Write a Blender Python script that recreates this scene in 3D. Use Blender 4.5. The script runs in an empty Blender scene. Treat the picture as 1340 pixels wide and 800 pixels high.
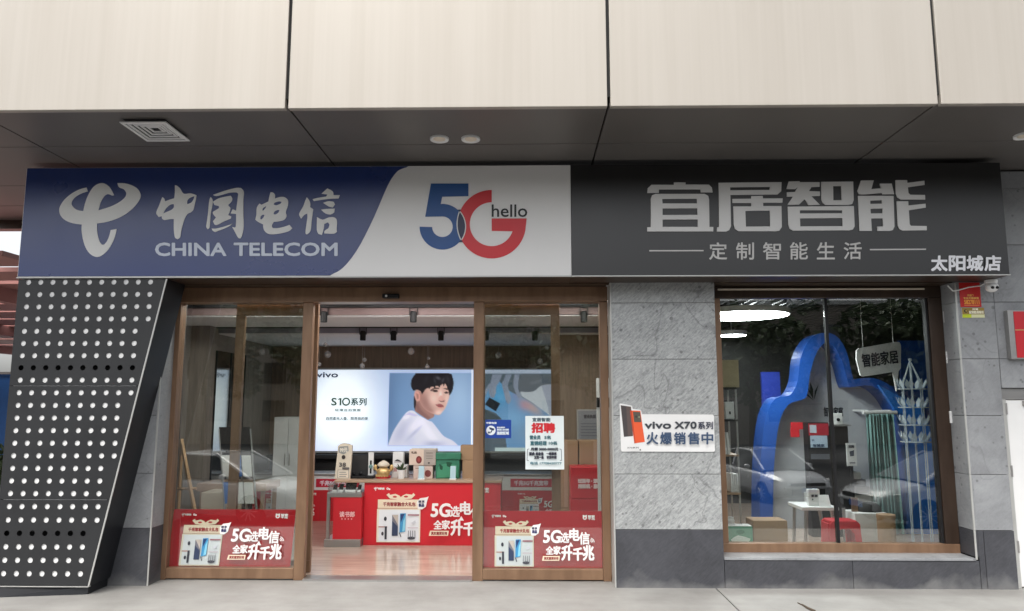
import bpy, bmesh, math, random
import numpy as np
from mathutils import Vector, Matrix
from mathutils.geometry import tessellate_polygon
random.seed(7)
scene = bpy.context.scene
COL = scene.collection
R = math.radians

# ------------------------------------------------------------ camera
F, CH, CD, PITCH, YAW = 970.0, 1.6, 6.76, R(7.5), R(1.0)
cam = bpy.data.cameras.new('camera'); cam.sensor_width = 36; cam.lens = F/1340*36; cam.clip_end = 500
camo = bpy.data.objects.new('camera', cam); COL.objects.link(camo)
camo.location = (0, -CD, CH); camo.rotation_euler = (R(90)+PITCH, 0, YAW)
scene.camera = camo
# ------------------------------------------------------------ sky and sun (overcast, soft)
SUN_EL, SUN_AZ = R(58), R(205)
w = bpy.data.worlds.new('World'); scene.world = w; w.use_nodes = True
nt = w.node_tree; bg = nt.nodes['Background']
sky = nt.nodes.new('ShaderNodeTexSky'); sky.sky_type = 'NISHITA'; sky.sun_disc = False
sky.sun_elevation = SUN_EL; sky.sun_rotation = SUN_AZ; sky.dust_density = 4.0; sky.ozone_density = 1.0
hs = nt.nodes.new('ShaderNodeHueSaturation'); hs.inputs['Saturation'].default_value = 0.22; hs.inputs['Value'].default_value = 1.25
nt.links.new(sky.outputs[0], hs.inputs['Color']); nt.links.new(hs.outputs[0], bg.inputs[0]); bg.inputs[1].default_value = 0.15
sl = bpy.data.lights.new('sun', 'SUN'); sl.energy = 1.3; sl.angle = R(40); sl.color = (1, .95, .87)
so = bpy.data.objects.new('sun', sl); COL.objects.link(so)
sd = Vector((math.sin(SUN_AZ)*math.cos(SUN_EL), math.cos(SUN_AZ)*math.cos(SUN_EL), math.sin(SUN_EL)))
so.location = sd*30; so.rotation_euler = sd.to_track_quat('Z', 'Y').to_euler()
scene.view_settings.view_transform = 'Standard'; scene.view_settings.look = 'None'
scene.view_settings.gamma = 1; scene.view_settings.use_curve_mapping = False
scene.view_settings.exposure = 0.68
scene.cycles.max_bounces = 10; scene.cycles.transparent_max_bounces = 16

# ------------------------------------------------------------ pixel -> place
_r = Vector((math.cos(YAW), math.sin(YAW), 0))
_f = Vector((-math.sin(YAW)*math.cos(PITCH), math.cos(YAW)*math.cos(PITCH), math.sin(PITCH)))
_u = _r.cross(_f)
def P(px, py, Y):
    d = _f + _r*((px-670)/F) + _u*((400-py)/F)
    t = (Y+CD)/d.y
    return d.x*t, CH+d.z*t
def PX(px, py, Y): return P(px, py, Y)[0]
def PZ(px, py, Y): return P(px, py, Y)[1]
def PG(px, py, Z):
    d = _f + _r*((px-670)/F) + _u*((400-py)/F)
    t = (Z-CH)/d.z
    return d.x*t, -CD+d.y*t
def RC(x0, y0, x1, y1, Y):
    ym, xm = (y0+y1)/2, (x0+x1)/2
    return PX(x0, ym, Y), PZ(xm, y1, Y), PX(x1, ym, Y), PZ(xm, y0, Y)      # X0,Z0,X1,Z1

# ------------------------------------------------------------ materials
def lin(c):
    c = [v/255 for v in c[:3]]
    return tuple(v/12.92 if v <= .04045 else ((v+.055)/1.055)**2.4 for v in c)
def nd(nt, t, **k):
    n = nt.nodes.new(t)
    for a, b in k.items(): setattr(n, a, b)
    return n
def base(name):
    m = bpy.data.materials.new(name); m.use_nodes = True
    return m, m.node_tree, m.node_tree.nodes['Principled BSDF']
def mat(name, col, rough=.5, metal=0, var=.12, scale=6, bump=0, bscale=60, spec=.5, stretch=None, coat=0):
    m, t, b = base(name)
    b.inputs['Roughness'].default_value = rough; b.inputs['Metallic'].default_value = metal
    b.inputs['Specular IOR Level'].default_value = spec; b.inputs['Coat Weight'].default_value = coat
    tc = nd(t, 'ShaderNodeTexCoord'); mp = nd(t, 'ShaderNodeMapping')
    if stretch: mp.inputs['Scale'].default_value = stretch
    t.links.new(tc.outputs['Object'], mp.inputs[0])
    n = nd(t, 'ShaderNodeTexNoise'); n.inputs['Scale'].default_value = scale; n.inputs['Detail'].default_value = 5
    t.links.new(mp.outputs[0], n.inputs['Vector'])
    mx = nd(t, 'ShaderNodeMix', data_type='RGBA')
    mx.inputs[6].default_value = (*[v*(1-var) for v in col], 1); mx.inputs[7].default_value = (*[min(1, v*(1+var)) for v in col], 1)
    t.links.new(n.outputs[0], mx.inputs[0]); t.links.new(mx.outputs[2], b.inputs['Base Color'])
    mr = nd(t, 'ShaderNodeMapRange'); mr.inputs[3].default_value = max(.02, rough-.08); mr.inputs[4].default_value = min(1, rough+.08)
    t.links.new(n.outputs[0], mr.inputs[0]); t.links.new(mr.outputs[0], b.inputs['Roughness'])
    if bump:
        n2 = nd(t, 'ShaderNodeTexNoise'); n2.inputs['Scale'].default_value = bscale; n2.inputs['Detail'].default_value = 4
        t.links.new(mp.outputs[0], n2.inputs['Vector'])
        bp = nd(t, 'ShaderNodeBump'); bp.inputs['Strength'].default_value = bump; bp.inputs['Distance'].default_value = .01
        t.links.new(n2.outputs[0], bp.inputs['Height']); t.links.new(bp.outputs[0], b.inputs['Normal'])
    return m
def emit(name, col, st):
    m, t, b = base(name); b.inputs['Base Color'].default_value = (*col, 1)
    b.inputs['Emission Color'].default_value = (*col, 1); b.inputs['Emission Strength'].default_value = st
    return m
def glassmat(name, tint=(.86, .89, .87), refl=.10, rough=.0):
    m = bpy.data.materials.new(name); m.use_nodes = True; t = m.node_tree; t.nodes.clear()
    o = nd(t, 'ShaderNodeOutputMaterial'); tr = nd(t, 'ShaderNodeBsdfTransparent'); gl = nd(t, 'ShaderNodeBsdfGlossy')
    tr.inputs[0].default_value = (*tint, 1); gl.inputs['Roughness'].default_value = rough
    lw = nd(t, 'ShaderNodeLayerWeight'); lw.inputs[0].default_value = .5
    pw = nd(t, 'ShaderNodeMath', operation='POWER'); pw.inputs[1].default_value = 4
    ma = nd(t, 'ShaderNodeMath', operation='MULTIPLY_ADD', use_clamp=True); ma.inputs[1].default_value = .8; ma.inputs[2].default_value = refl
    mx = nd(t, 'ShaderNodeMixShader')
    t.links.new(lw.outputs['Facing'], pw.inputs[0]); t.links.new(pw.outputs[0], ma.inputs[0]); t.links.new(ma.outputs[0], mx.inputs[0])
    t.links.new(tr.outputs[0], mx.inputs[1]); t.links.new(gl.outputs[0], mx.inputs[2]); t.links.new(mx.outputs[0], o.inputs[0])
    return m
def printmat(name, rough, lit=0):
    m, t, b = base(name); a = nd(t, 'ShaderNodeVertexColor'); a.layer_name = 'col'
    b.inputs['Roughness'].default_value = rough
    t.links.new(a.outputs[0], b.inputs['Base Color'])
    if lit:
        b.inputs['Base Color'].default_value = (0, 0, 0, 1); t.links.new(a.outputs[0], b.inputs['Emission Color']); b.inputs['Emission Strength'].default_value = lit
    return m
def stonemat(name, dark, light, streak, seedv, rough=.45, spots=True, bump=.25):
    """weathered grey slab: cloudy tone, fine diagonal cleft lines, dark pits and pale veins"""
    m, t, b = base(name); L = t.links.new
    tc = nd(t, 'ShaderNodeTexCoord'); mp = nd(t, 'ShaderNodeMapping'); mp.inputs['Location'].default_value = (seedv, seedv*.7, seedv*1.3)
    oi = nd(t, 'ShaderNodeObjectInfo'); va = nd(t, 'ShaderNodeVectorMath', operation='ADD'); sc = nd(t, 'ShaderNodeVectorMath', operation='SCALE'); sc.inputs[0].default_value = (7, 5, 9)
    L(oi.outputs['Random'], sc.inputs[3]); L(tc.outputs['Object'], va.inputs[0]); L(sc.outputs[0], va.inputs[1]); L(va.outputs[0], mp.inputs[0])
    n1 = nd(t, 'ShaderNodeTexNoise'); n1.inputs['Scale'].default_value = 2.6; n1.inputs['Detail'].default_value = 8; n1.inputs['Roughness'].default_value = .6; n1.inputs['Distortion'].default_value = .8
    L(mp.outputs[0], n1.inputs['Vector'])
    m2 = nd(t, 'ShaderNodeMapping'); m2.inputs['Rotation'].default_value = (0, R(42), 0); m2.inputs['Scale'].default_value = (9, 9, 46)
    m1 = nd(t, 'ShaderNodeMapping'); m1.inputs['Rotation'].default_value = (0, R(42), 0)
    m2.inputs['Rotation'].default_value = (0, 0, 0)
    L(mp.outputs[0], m1.inputs[0]); L(m1.outputs[0], m2.inputs[0])
    n2 = nd(t, 'ShaderNodeTexNoise'); n2.inputs['Scale'].default_value = 1.5; n2.inputs['Detail'].default_value = 7; n2.inputs['Roughness'].default_value = .7; n2.inputs['Distortion'].default_value = 1.1
    L(m2.outputs[0], n2.inputs['Vector'])
    r2 = nd(t, 'ShaderNodeMapRange'); r2.inputs[1].default_value = .38; r2.inputs[2].default_value = .62
    L(n2.outputs[0], r2.inputs[0])
    ad = nd(t, 'ShaderNodeMix', data_type='FLOAT'); ad.inputs[0].default_value = streak
    L(n1.outputs[0], ad.inputs[2]); L(r2.outputs[0], ad.inputs[3])
    cr = nd(t, 'ShaderNodeValToRGB'); cr.color_ramp.elements[0].position = .3; cr.color_ramp.elements[1].position = .7
    cr.color_ramp.elements[0].color = (*dark, 1); cr.color_ramp.elements[1].color = (*light, 1)
    n6 = nd(t, 'ShaderNodeTexNoise'); n6.inputs['Scale'].default_value = 38; n6.inputs['Detail'].default_value = 8; n6.inputs['Roughness'].default_value = .75; L(mp.outputs[0], n6.inputs['Vector'])
    a6 = nd(t, 'ShaderNodeMix', data_type='FLOAT'); a6.inputs[0].default_value = .45 if bump > .2 else .2; L(ad.outputs[0], a6.inputs[2]); L(n6.outputs[0], a6.inputs[3])
    L(a6.outputs[0], cr.inputs[0]); out = cr.outputs[0]
    if spots:
        n3 = nd(t, 'ShaderNodeTexVoronoi'); n3.inputs['Scale'].default_value = 13; n3.inputs['Randomness'].default_value = 1; L(mp.outputs[0], n3.inputs['Vector'])
        n4 = nd(t, 'ShaderNodeTexNoise'); n4.inputs['Scale'].default_value = 3.1; L(mp.outputs[0], n4.inputs['Vector'])
        th = nd(t, 'ShaderNodeMath', operation='MULTIPLY'); th.inputs[1].default_value = .46; L(n4.outputs[0], th.inputs[0])
        rr = nd(t, 'ShaderNodeMath', operation='SUBTRACT'); L(th.outputs[0], rr.inputs[0]); L(n3.outputs['Distance'], rr.inputs[1])
        r3 = nd(t, 'ShaderNodeMapRange'); r3.inputs[1].default_value = .05; r3.inputs[2].default_value = .14; r3.inputs[4].default_value = .6
        L(rr.outputs[0], r3.inputs[0])
        mx = nd(t, 'ShaderNodeMix', data_type='RGBA'); L(r3.outputs[0], mx.inputs[0]); L(out, mx.inputs[6]); mx.inputs[7].default_value = (*[v*.45 for v in dark], 1)
        # pale veins and a dark crack line
        n5 = nd(t, 'ShaderNodeTexNoise'); n5.inputs['Scale'].default_value = 1.3; n5.inputs['Detail'].default_value = 3; n5.inputs['Distortion'].default_value = .6; L(m1.outputs[0], n5.inputs['Vector'])
        s5 = nd(t, 'ShaderNodeMath', operation='SUBTRACT'); s5.inputs[1].default_value = .5; L(n5.outputs[0], s5.inputs[0])
        a5 = nd(t, 'ShaderNodeMath', operation='ABSOLUTE'); L(s5.outputs[0], a5.inputs[0])
        r5 = nd(t, 'ShaderNodeMapRange'); r5.inputs[1].default_value = 0; r5.inputs[2].default_value = .008; r5.inputs[3].default_value = .42 if bump > .2 else .2; r5.inputs[4].default_value = 0; L(a5.outputs[0], r5.inputs[0])
        mv = nd(t, 'ShaderNodeMix', data_type='RGBA'); L(r5.outputs[0], mv.inputs[0]); L(mx.outputs[2], mv.inputs[6]); mv.inputs[7].default_value = (*[v*.35 for v in dark], 1)
        out = mv.outputs[2]
    if name.startswith('dark'):      # pale salt bloom creeping up from the ground
        sx = nd(t, 'ShaderNodeSeparateXYZ'); L(tc.outputs['Object'], sx.inputs[0]); ns_ = nd(t, 'ShaderNodeTexNoise'); ns_.inputs['Scale'].default_value = 3.2; ns_.inputs['Detail'].default_value = 6; L(tc.outputs['Object'], ns_.inputs['Vector'])
        zz_ = nd(t, 'ShaderNodeMath', operation='MULTIPLY_ADD'); zz_.inputs[1].default_value = .42; L(ns_.outputs[0], zz_.inputs[0]); zz_.inputs[2].default_value = -.13
        df_ = nd(t, 'ShaderNodeMath', operation='SUBTRACT'); L(zz_.outputs[0], df_.inputs[0]); L(sx.outputs[2], df_.inputs[1])
        rs_ = nd(t, 'ShaderNodeMapRange'); rs_.inputs[1].default_value = 0; rs_.inputs[2].default_value = .09; rs_.inputs[4].default_value = .38; L(df_.outputs[0], rs_.inputs[0])
        ms_ = nd(t, 'ShaderNodeMix', data_type='RGBA'); L(rs_.outputs[0], ms_.inputs[0]); L(out, ms_.inputs[6]); ms_.inputs[7].default_value = (.30, .30, .29, 1); out = ms_.outputs[2]
    L(out, b.inputs['Base Color']); b.inputs['Roughness'].default_value = rough
    bp = nd(t, 'ShaderNodeBump'); bp.inputs['Strength'].default_value = bump; bp.inputs['Distance'].default_value = .012
    L(ad.outputs[0], bp.inputs['Height']); L(bp.outputs[0], b.inputs['Normal'])
    return m
def fasciamat():
    m, t, b = base('cream metal panel'); L = t.links.new
    tc = nd(t, 'ShaderNodeTexCoord'); mp = nd(t, 'ShaderNodeMapping'); mp.inputs['Scale'].default_value = (26, 1, .5)
    L(tc.outputs['Object'], mp.inputs[0])
    n = nd(t, 'ShaderNodeTexNoise'); n.inputs['Scale'].default_value = 1; n.inputs['Detail'].default_value = 6; L(mp.outputs[0], n.inputs['Vector'])
    mp2 = nd(t, 'ShaderNodeMapping'); mp2.inputs['Scale'].default_value = (2.2, 1, .35); L(tc.outputs['Object'], mp2.inputs[0])
    n2 = nd(t, 'ShaderNodeTexNoise'); n2.inputs['Scale'].default_value = 1.4; n2.inputs['Detail'].default_value = 3; L(mp2.outputs[0], n2.inputs['Vector'])
    cr = nd(t, 'ShaderNodeValToRGB'); cr.color_ramp.elements[0].position = .32; cr.color_ramp.elements[1].position = .6
    cr.color_ramp.elements[0].color = (.405, .368, .318, 1); cr.color_ramp.elements[1].color = (.445, .41, .36, 1)
    mx = nd(t, 'ShaderNodeMix', data_type='FLOAT'); mx.inputs[0].default_value = .62; L(n.outputs[0], mx.inputs[2]); L(n2.outputs[0], mx.inputs[3])
    L(mx.outputs[0], cr.inputs[0]); L(cr.outputs[0], b.inputs['Base Color']); b.inputs['Roughness'].default_value = .42; b.inputs['Metallic'].default_value = .15
    return m
def paving():
    m, t, b = base('paving concrete'); L = t.links.new
    tc = nd(t, 'ShaderNodeTexCoord')
    n = nd(t, 'ShaderNodeTexNoise'); n.inputs['Scale'].default_value = 1.6; n.inputs['Detail'].default_value = 9; n.inputs['Roughness'].default_value = .65; L(tc.outputs['Object'], n.inputs['Vector'])
    n2 = nd(t, 'ShaderNodeTexNoise'); n2.inputs['Scale'].default_value = 160; n2.inputs['Detail'].default_value = 3; L(tc.outputs['Object'], n2.inputs['Vector'])
    mp = nd(t, 'ShaderNodeMapping'); mp.inputs['Scale'].default_value = (1, 7, 1); L(tc.outputs['Object'], mp.inputs[0])
    n3 = nd(t, 'ShaderNodeTexNoise'); n3.inputs['Scale'].default_value = 1.3; n3.inputs['Detail'].default_value = 6; L(mp.outputs[0], n3.inputs['Vector'])
    a = nd(t, 'ShaderNodeMix', data_type='FLOAT'); a.inputs[0].default_value = .2; L(n.outputs[0], a.inputs[2]); L(n3.outputs[0], a.inputs[3])
    a2 = nd(t, 'ShaderNodeMix', data_type='FLOAT'); a2.inputs[0].default_value = .22; L(a.outputs[0], a2.inputs[2]); L(n2.outputs[0], a2.inputs[3])
    cr = nd(t, 'ShaderNodeValToRGB'); e = cr.color_ramp.elements; e[0].position = .33; e[0].color = (.215, .208, .195, 1); e[1].position = .66; e[1].color = (.36, .352, .335, 1)
    L(a2.outputs[0], cr.inputs[0]); L(cr.outputs[0], b.inputs['Base Color']); b.inputs['Roughness'].default_value = .62
    bp = nd(t, 'ShaderNodeBump'); bp.inputs['Strength'].default_value = .25; bp.inputs['Distance'].default_value = .004; L(a2.outputs[0], bp.inputs['Height']); L(bp.outputs[0], b.inputs['Normal'])
    return m
def woodmat(name, a, c, rough=.4, sc=(3, 3, .35), metal=0):
    m, t, b = base(name); L = t.links.new
    tc = nd(t, 'ShaderNodeTexCoord'); mp = nd(t, 'ShaderNodeMapping'); mp.inputs['Scale'].default_value = sc; L(tc.outputs['Object'], mp.inputs[0])
    n = nd(t, 'ShaderNodeTexNoise'); n.inputs['Scale'].default_value = 7; n.inputs['Detail'].default_value = 6; n.inputs['Distortion'].default_value = .3; L(mp.outputs[0], n.inputs['Vector'])
    cr = nd(t, 'ShaderNodeValToRGB'); e = cr.color_ramp.elements; e[0].position = .3; e[0].color = (*a, 1); e[1].position = .7; e[1].color = (*c, 1)
    L(n.outputs[0], cr.inputs[0]); L(cr.outputs[0], b.inputs['Base Color']); b.inputs['Roughness'].default_value = rough; b.inputs['Metallic'].default_value = metal
    return m

M = {}
M['fascia'] = fasciamat()
M['soffit'] = mat('soffit dark panel', (.15, .138, .128), .42, .2, .2, .8, stretch=(3, 1, 1))
M['joint'] = mat('dark joint', (.012, .012, .012), .8)
M['stone'] = stonemat('grey slab light', (.17, .178, .18), (.53, .545, .54), .36, 0)
M['stone_smooth'] = stonemat('grey slab smooth', (.20, .206, .215), (.36, .37, .38), .10, 5, rough=.38, spots=True, bump=.08)
M['stone_dark'] = stonemat('dark plinth stone', (.035, .036, .042), (.075, .077, .088), .2, 9, rough=.5, spots=False, bump=.1)
M['trim'] = mat('pale edge trim', (.5, .5, .48), .4, .3)
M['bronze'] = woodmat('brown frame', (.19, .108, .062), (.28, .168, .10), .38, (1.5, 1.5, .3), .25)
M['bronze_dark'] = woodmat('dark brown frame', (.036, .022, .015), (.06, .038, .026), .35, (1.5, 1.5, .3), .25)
M['glass'] = glassmat('shop glass', (.88, .905, .885), .12)
M['glass_in'] = glassmat('clear glass', (.93, .95, .94), .05)
M['mirror'] = mat('mirror panel', (.55, .56, .56), .04, 1, .03)
M['navy'] = mat('sign blue flex', (.007, .028, .15), .30, 0, .05, 2, spec=.72)
M['signwhite'] = mat('sign white flex', (.78, .77, .75), .36, 0, .04, 2, spec=.6)
M['signblack'] = mat('sign black flex', (.011, .0105, .011), .31, 0, .05, .6, spec=.65)
M['letter'] = mat('letter grey white', (.74, .74, .72), .4, 0, .04)
M['letter_silver'] = mat('letter silver', (.62, .61, .59), .38, .25, .05)
M['logo_blue'] = mat('logo blue', (.01, .075, .26), .38, 0, .05); M['logo_red'] = mat('logo red', (.62, .018, .028), .38, 0, .05)
M['logo_navy'] = mat('logo overlap navy', (.008, .016, .06), .38); M['white'] = mat('white paint', (.78, .78, .77), .4, 0, .04)
M['black'] = mat('black plastic', (.010, .010, .011), .55, spec=.3); M['steel'] = mat('brushed steel', (.42, .41, .4), .35, .8, .1, 4, stretch=(.3, 1, 8))
M['charcoal'] = mat('charcoal panel', (.021, .022, .024), .46, .1, .25, 2.2)
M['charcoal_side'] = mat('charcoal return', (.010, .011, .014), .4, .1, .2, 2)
M['pave'] = paving(); M['asphalt'] = mat('asphalt', (.042, .042, .044), .85, 0, .25, 1.5, .5, 80)
M['red'] = mat('red paint', (.55, .018, .028), .4, 0, .06); M['card'] = mat('cardboard', (.33, .21, .12), .75, 0, .1, 5)
M['cream'] = mat('cream card', (.70, .62, .50), .6, 0, .05); M['print'] = printmat('printed sheet', .42); M['litprint'] = printmat('lit advertising film', .3, .57)
M['floor'] = woodmat('interior floor planks', (.36, .27, .21), (.47, .37, .30), .16, (.35, 2.5, 1))
M['wallwood'] = woodmat('interior wood wall', (.20, .145, .10), (.30, .22, .155), .5, (5, 5, .3))
M['greywall'] = woodmat('grey interior wall', (.20, .17, .14), (.29, .25, .21), .6, (4, 4, .4)); M['whitewall'] = mat('white ceiling', (.80, .80, .81), .8, 0, .03)
M['darkwall'] = mat('dark interior wall', (.035, .034, .034), .8, 0, .2, 2); M['counter'] = mat('counter top wood', (.42, .29, .2), .35)
M['purple'] = mat('ceiling recess', (.26, .25, .31), .7); M['mauve'] = mat('tray face', (.16, .105, .10), .6)
M['lamp'] = emit('lit ceiling lamp', (.93, .97, 1), 28.0); M['fillstrip'] = emit('fill strip', (1, .98, .96), 12.0)
M['green'] = mat('green box', (.03, .17, .10), .5, 0, .4, 12); M['teal'] = mat('teal curtain', (.16, .30, .28), .7, 0, .2, 3, stretch=(6, 1, .4))
M['blue'] = mat('display blue', (.012, .075, .34), .4, 0, .15, 2); M['gold'] = mat('gold figurine', (.62, .42, .18), .35, .5)
M['leaf'] = mat('plant leaf', (.03, .06, .02), .55, 0, .4, 20); M['wood'] = mat('light timber', (.45, .28, .14), .5)
M['redwood'] = mat('red brown slat', (.36, .16, .14), .6, 0, .15, 3); M['hoard'] = mat('blue hoarding', (.02, .13, .42), .5, 0, .1)
M['plastic'] = mat('clear lotus', (.62, .70, .74), .2, 0, .05); M['plastic'].node_tree.nodes['Principled BSDF'].inputs['Alpha'].default_value = .5; M['bulb'] = mat('glass ball', (.8, .8, .8), .15); M['bulb'].node_tree.nodes['Principled BSDF'].inputs['Alpha'].default_value = .45
M['foliage'] = mat('foliage', (.055, .085, .03), .6, 0, .5, .7); M['bark'] = mat('bark', (.09, .065, .045), .9, 0, .3, 9)

# ------------------------------------------------------------ mesh helpers
class MB:
    def __init__(s): s.v, s.f, s.m, s.c = [], [], [], None
    def quad(s, a, b, c, d, mi=0):
        n = len(s.v); s.v += [a, b, c, d]; s.f.append((n, n+1, n+2, n+3)); s.m.append(mi)
    def box(s, x0, y0, z0, x1, y1, z1, mi=0):
        n = len(s.v)
        s.v += [(x0, y0, z0), (x1, y0, z0), (x1, y1, z0), (x0, y1, z0), (x0, y0, z1), (x1, y0, z1), (x1, y1, z1), (x0, y1, z1)]
        for q in ((3, 2, 1, 0), (4, 5, 6, 7), (0, 1, 5, 4), (1, 2, 6, 5), (2, 3, 7, 6), (3, 0, 4, 7)): s.f.append(tuple(n+i for i in q)); s.m.append(mi)
        return s
    def hexa(s, pts, mi=0):      # eight corners, bottom ring then top ring
        n = len(s.v); s.v += [tuple(p) for p in pts]
        for q in ((3, 2, 1, 0), (4, 5, 6, 7), (0, 1, 5, 4), (1, 2, 6, 5), (2, 3, 7, 6), (3, 0, 4, 7)): s.f.append(tuple(n+i for i in q)); s.m.append(mi)
        return s
    def prism(s, outer, y0, y1, holes=(), mi=0, side=True):
        loops = [outer]+list(holes)
        n = len(s.v); flat = [p for l in loops for p in l]; k = len(flat)
        tris = tessellate_polygon([[Vector((p[0], p[1], 0)) for p in l] for l in loops])
        s.v += [(p[0], y0, p[1]) for p in flat]
        if side: s.v += [(p[0], y1, p[1]) for p in flat]
        for a, b, c in tris:
            p, q, r = flat[a], flat[b], flat[c]
            if (q[0]-p[0])*(r[1]-p[1])-(q[1]-p[1])*(r[0]-p[0]) < 0: b, c = c, b
            s.f.append((n+a, n+b, n+c)); s.m.append(mi)
            if side: s.f.append((n+k+a, n+k+c, n+k+b)); s.m.append(mi)
        if side:
            o = 0
            for li, l in enumerate(loops):
                ar = sum(l[i][0]*l[(i+1) % len(l)][1]-l[(i+1) % len(l)][0]*l[i][1] for i in range(len(l)))
                ccw = (ar > 0) == (li == 0)
                for i in range(len(l)):
                    a, b = n+o+i, n+o+(i+1) % len(l)
                    s.f.append((a, a+k, b+k, b) if ccw else (b, b+k, a+k, a)); s.m.append(mi)
                o += len(l)
        return s
    def tube(s, a, b, r0, r1=None, n=8, cap=True, mi=0):
        r1 = r0 if r1 is None else r1
        a, b = Vector(a), Vector(b); d = (b-a).normalized(); x = d.orthogonal().normalized(); y = d.cross(x); k = len(s.v)
        for c, r in ((a, r0), (b, r1)):
            for i in range(n):
                t = 2*math.pi*i/n; s.v.append(tuple(c+x*(r*math.cos(t))+y*(r*math.sin(t))))
        for i in range(n): s.f.append((k+i, k+(i+1) % n, k+n+(i+1) % n, k+n+i)); s.m.append(mi)
        if cap: s.f.append(tuple(k+i for i in reversed(range(n)))); s.m.append(mi); s.f.append(tuple(k+n+i for i in range(n))); s.m.append(mi)
        return s
    def lathe(s, prof, c, n=16, axis='z', mi=0):
        k = len(s.v); c = Vector(c)
        for r, h in prof:
            for i in range(n):
                t = 2*math.pi*i/n; x, y = r*math.cos(t), r*math.sin(t)
                p = {'z': (x, y, h), 'y': (x, h, y), 'x': (h, x, y)}[axis]; s.v.append(tuple(c+Vector(p)))
        for j in range(len(prof)-1):
            for i in range(n):
                a = k+j*n+i; b = k+j*n+(i+1) % n; s.f.append((a, b, b+n, a+n)); s.m.append(mi)
        s.f.append(tuple(k+i for i in reversed(range(n)))); s.m.append(mi)
        e = k+(len(prof)-1)*n; s.f.append(tuple(e+i for i in range(n))); s.m.append(mi)
        return s
    def ball(s, c, r, n=12, sq=(1, 1, 1), mi=0):
        k = len(s.v); m = n//2
        for j in range(m+1):
            p = math.pi*j/m
            for i in range(n):
                t = 2*math.pi*i/n
                s.v.append((c[0]+r*sq[0]*math.sin(p)*math.cos(t), c[1]+r*sq[1]*math.sin(p)*math.sin(t), c[2]-r*sq[2]*math.cos(p)))
        for j in range(m):
            for i in range(n):
                a = k+j*n+i; b = k+j*n+(i+1) % n; s.f.append((a, b, b+n, a+n)); s.m.append(mi)
        return s
def world_loc(o):
    p = Vector((0, 0, 0))
    while o: p += o.location; o = o.parent
    return p
def obj(name, mb, mats, parent=None, bevel=0, smooth=False, kind=None):
    me = bpy.data.meshes.new(name); me.from_pydata(mb.v, [], mb.f)
    for m in (mats if isinstance(mats, (list, tuple)) else [mats]): me.materials.append(m)
    if any(mb.m): me.polygons.foreach_set('material_index', mb.m)
    if mb.c is not None:
        a = me.color_attributes.new('col', 'FLOAT_COLOR', 'POINT'); a.data.foreach_set('color', np.array(mb.c, dtype=np.float32).ravel())
    if smooth: me.polygons.foreach_set('use_smooth', [True]*len(me.polygons))
    o = bpy.data.objects.new(name, me); COL.objects.link(o)
    if parent is None:
        if mb.v:
            vs = np.array(mb.v); c = (vs.min(0)+vs.max(0))/2; c[2] = vs[:, 2].min()
            me.transform(Matrix.Translation(Vector((-c).tolist()))); o.location = c.tolist()
    else:
        o.parent = parent; o.location = -world_loc(parent)
    if bevel:
        b = o.modifiers.new('bevel', 'BEVEL'); b.width = bevel; b.segments = 2; b.limit_method = 'ANGLE'
    me.update()
    if kind: o['kind'] = kind
    return o
def B(*a): return MB().box(*a)
def tag(o, label, cat, group=None):
    o['label'] = label; o['category'] = cat
    if group: o['group'] = group
    return o
def thing(name, label, cat, loc, group=None):
    o = bpy.data.objects.new(name, None); COL.objects.link(o); o.location = loc; o.empty_display_size = .1
    return tag(o, label, cat, group)
def struct(name, mb, m, **k):
    o = obj(name, mb, m, **k); o['kind'] = 'structure'; return o
def smooth_loop(pts, sub=4, sharp=55):
    n = len(pts); out = []; V = [Vector(p) for p in pts]
    cor = []
    for i in range(n):
        a, b = V[i]-V[i-1], V[(i+1) % n]-V[i]
        cor.append(a.angle(b, 0) > R(sharp))
    for i in range(n):
        p0, p1, p2, p3 = V[i-1], V[i], V[(i+1) % n], V[(i+2) % n]
        if cor[i]: p0 = p1
        if cor[(i+1) % n]: p3 = p2
        for k in range(sub):
            t = k/sub
            q = .5*((2*p1)+(p2-p0)*t+(2*p0-5*p1+4*p2-p3)*t*t+(3*p1-p0-3*p2+p3)*t**3)
            out.append((q.x, q.y))
    return out
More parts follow.
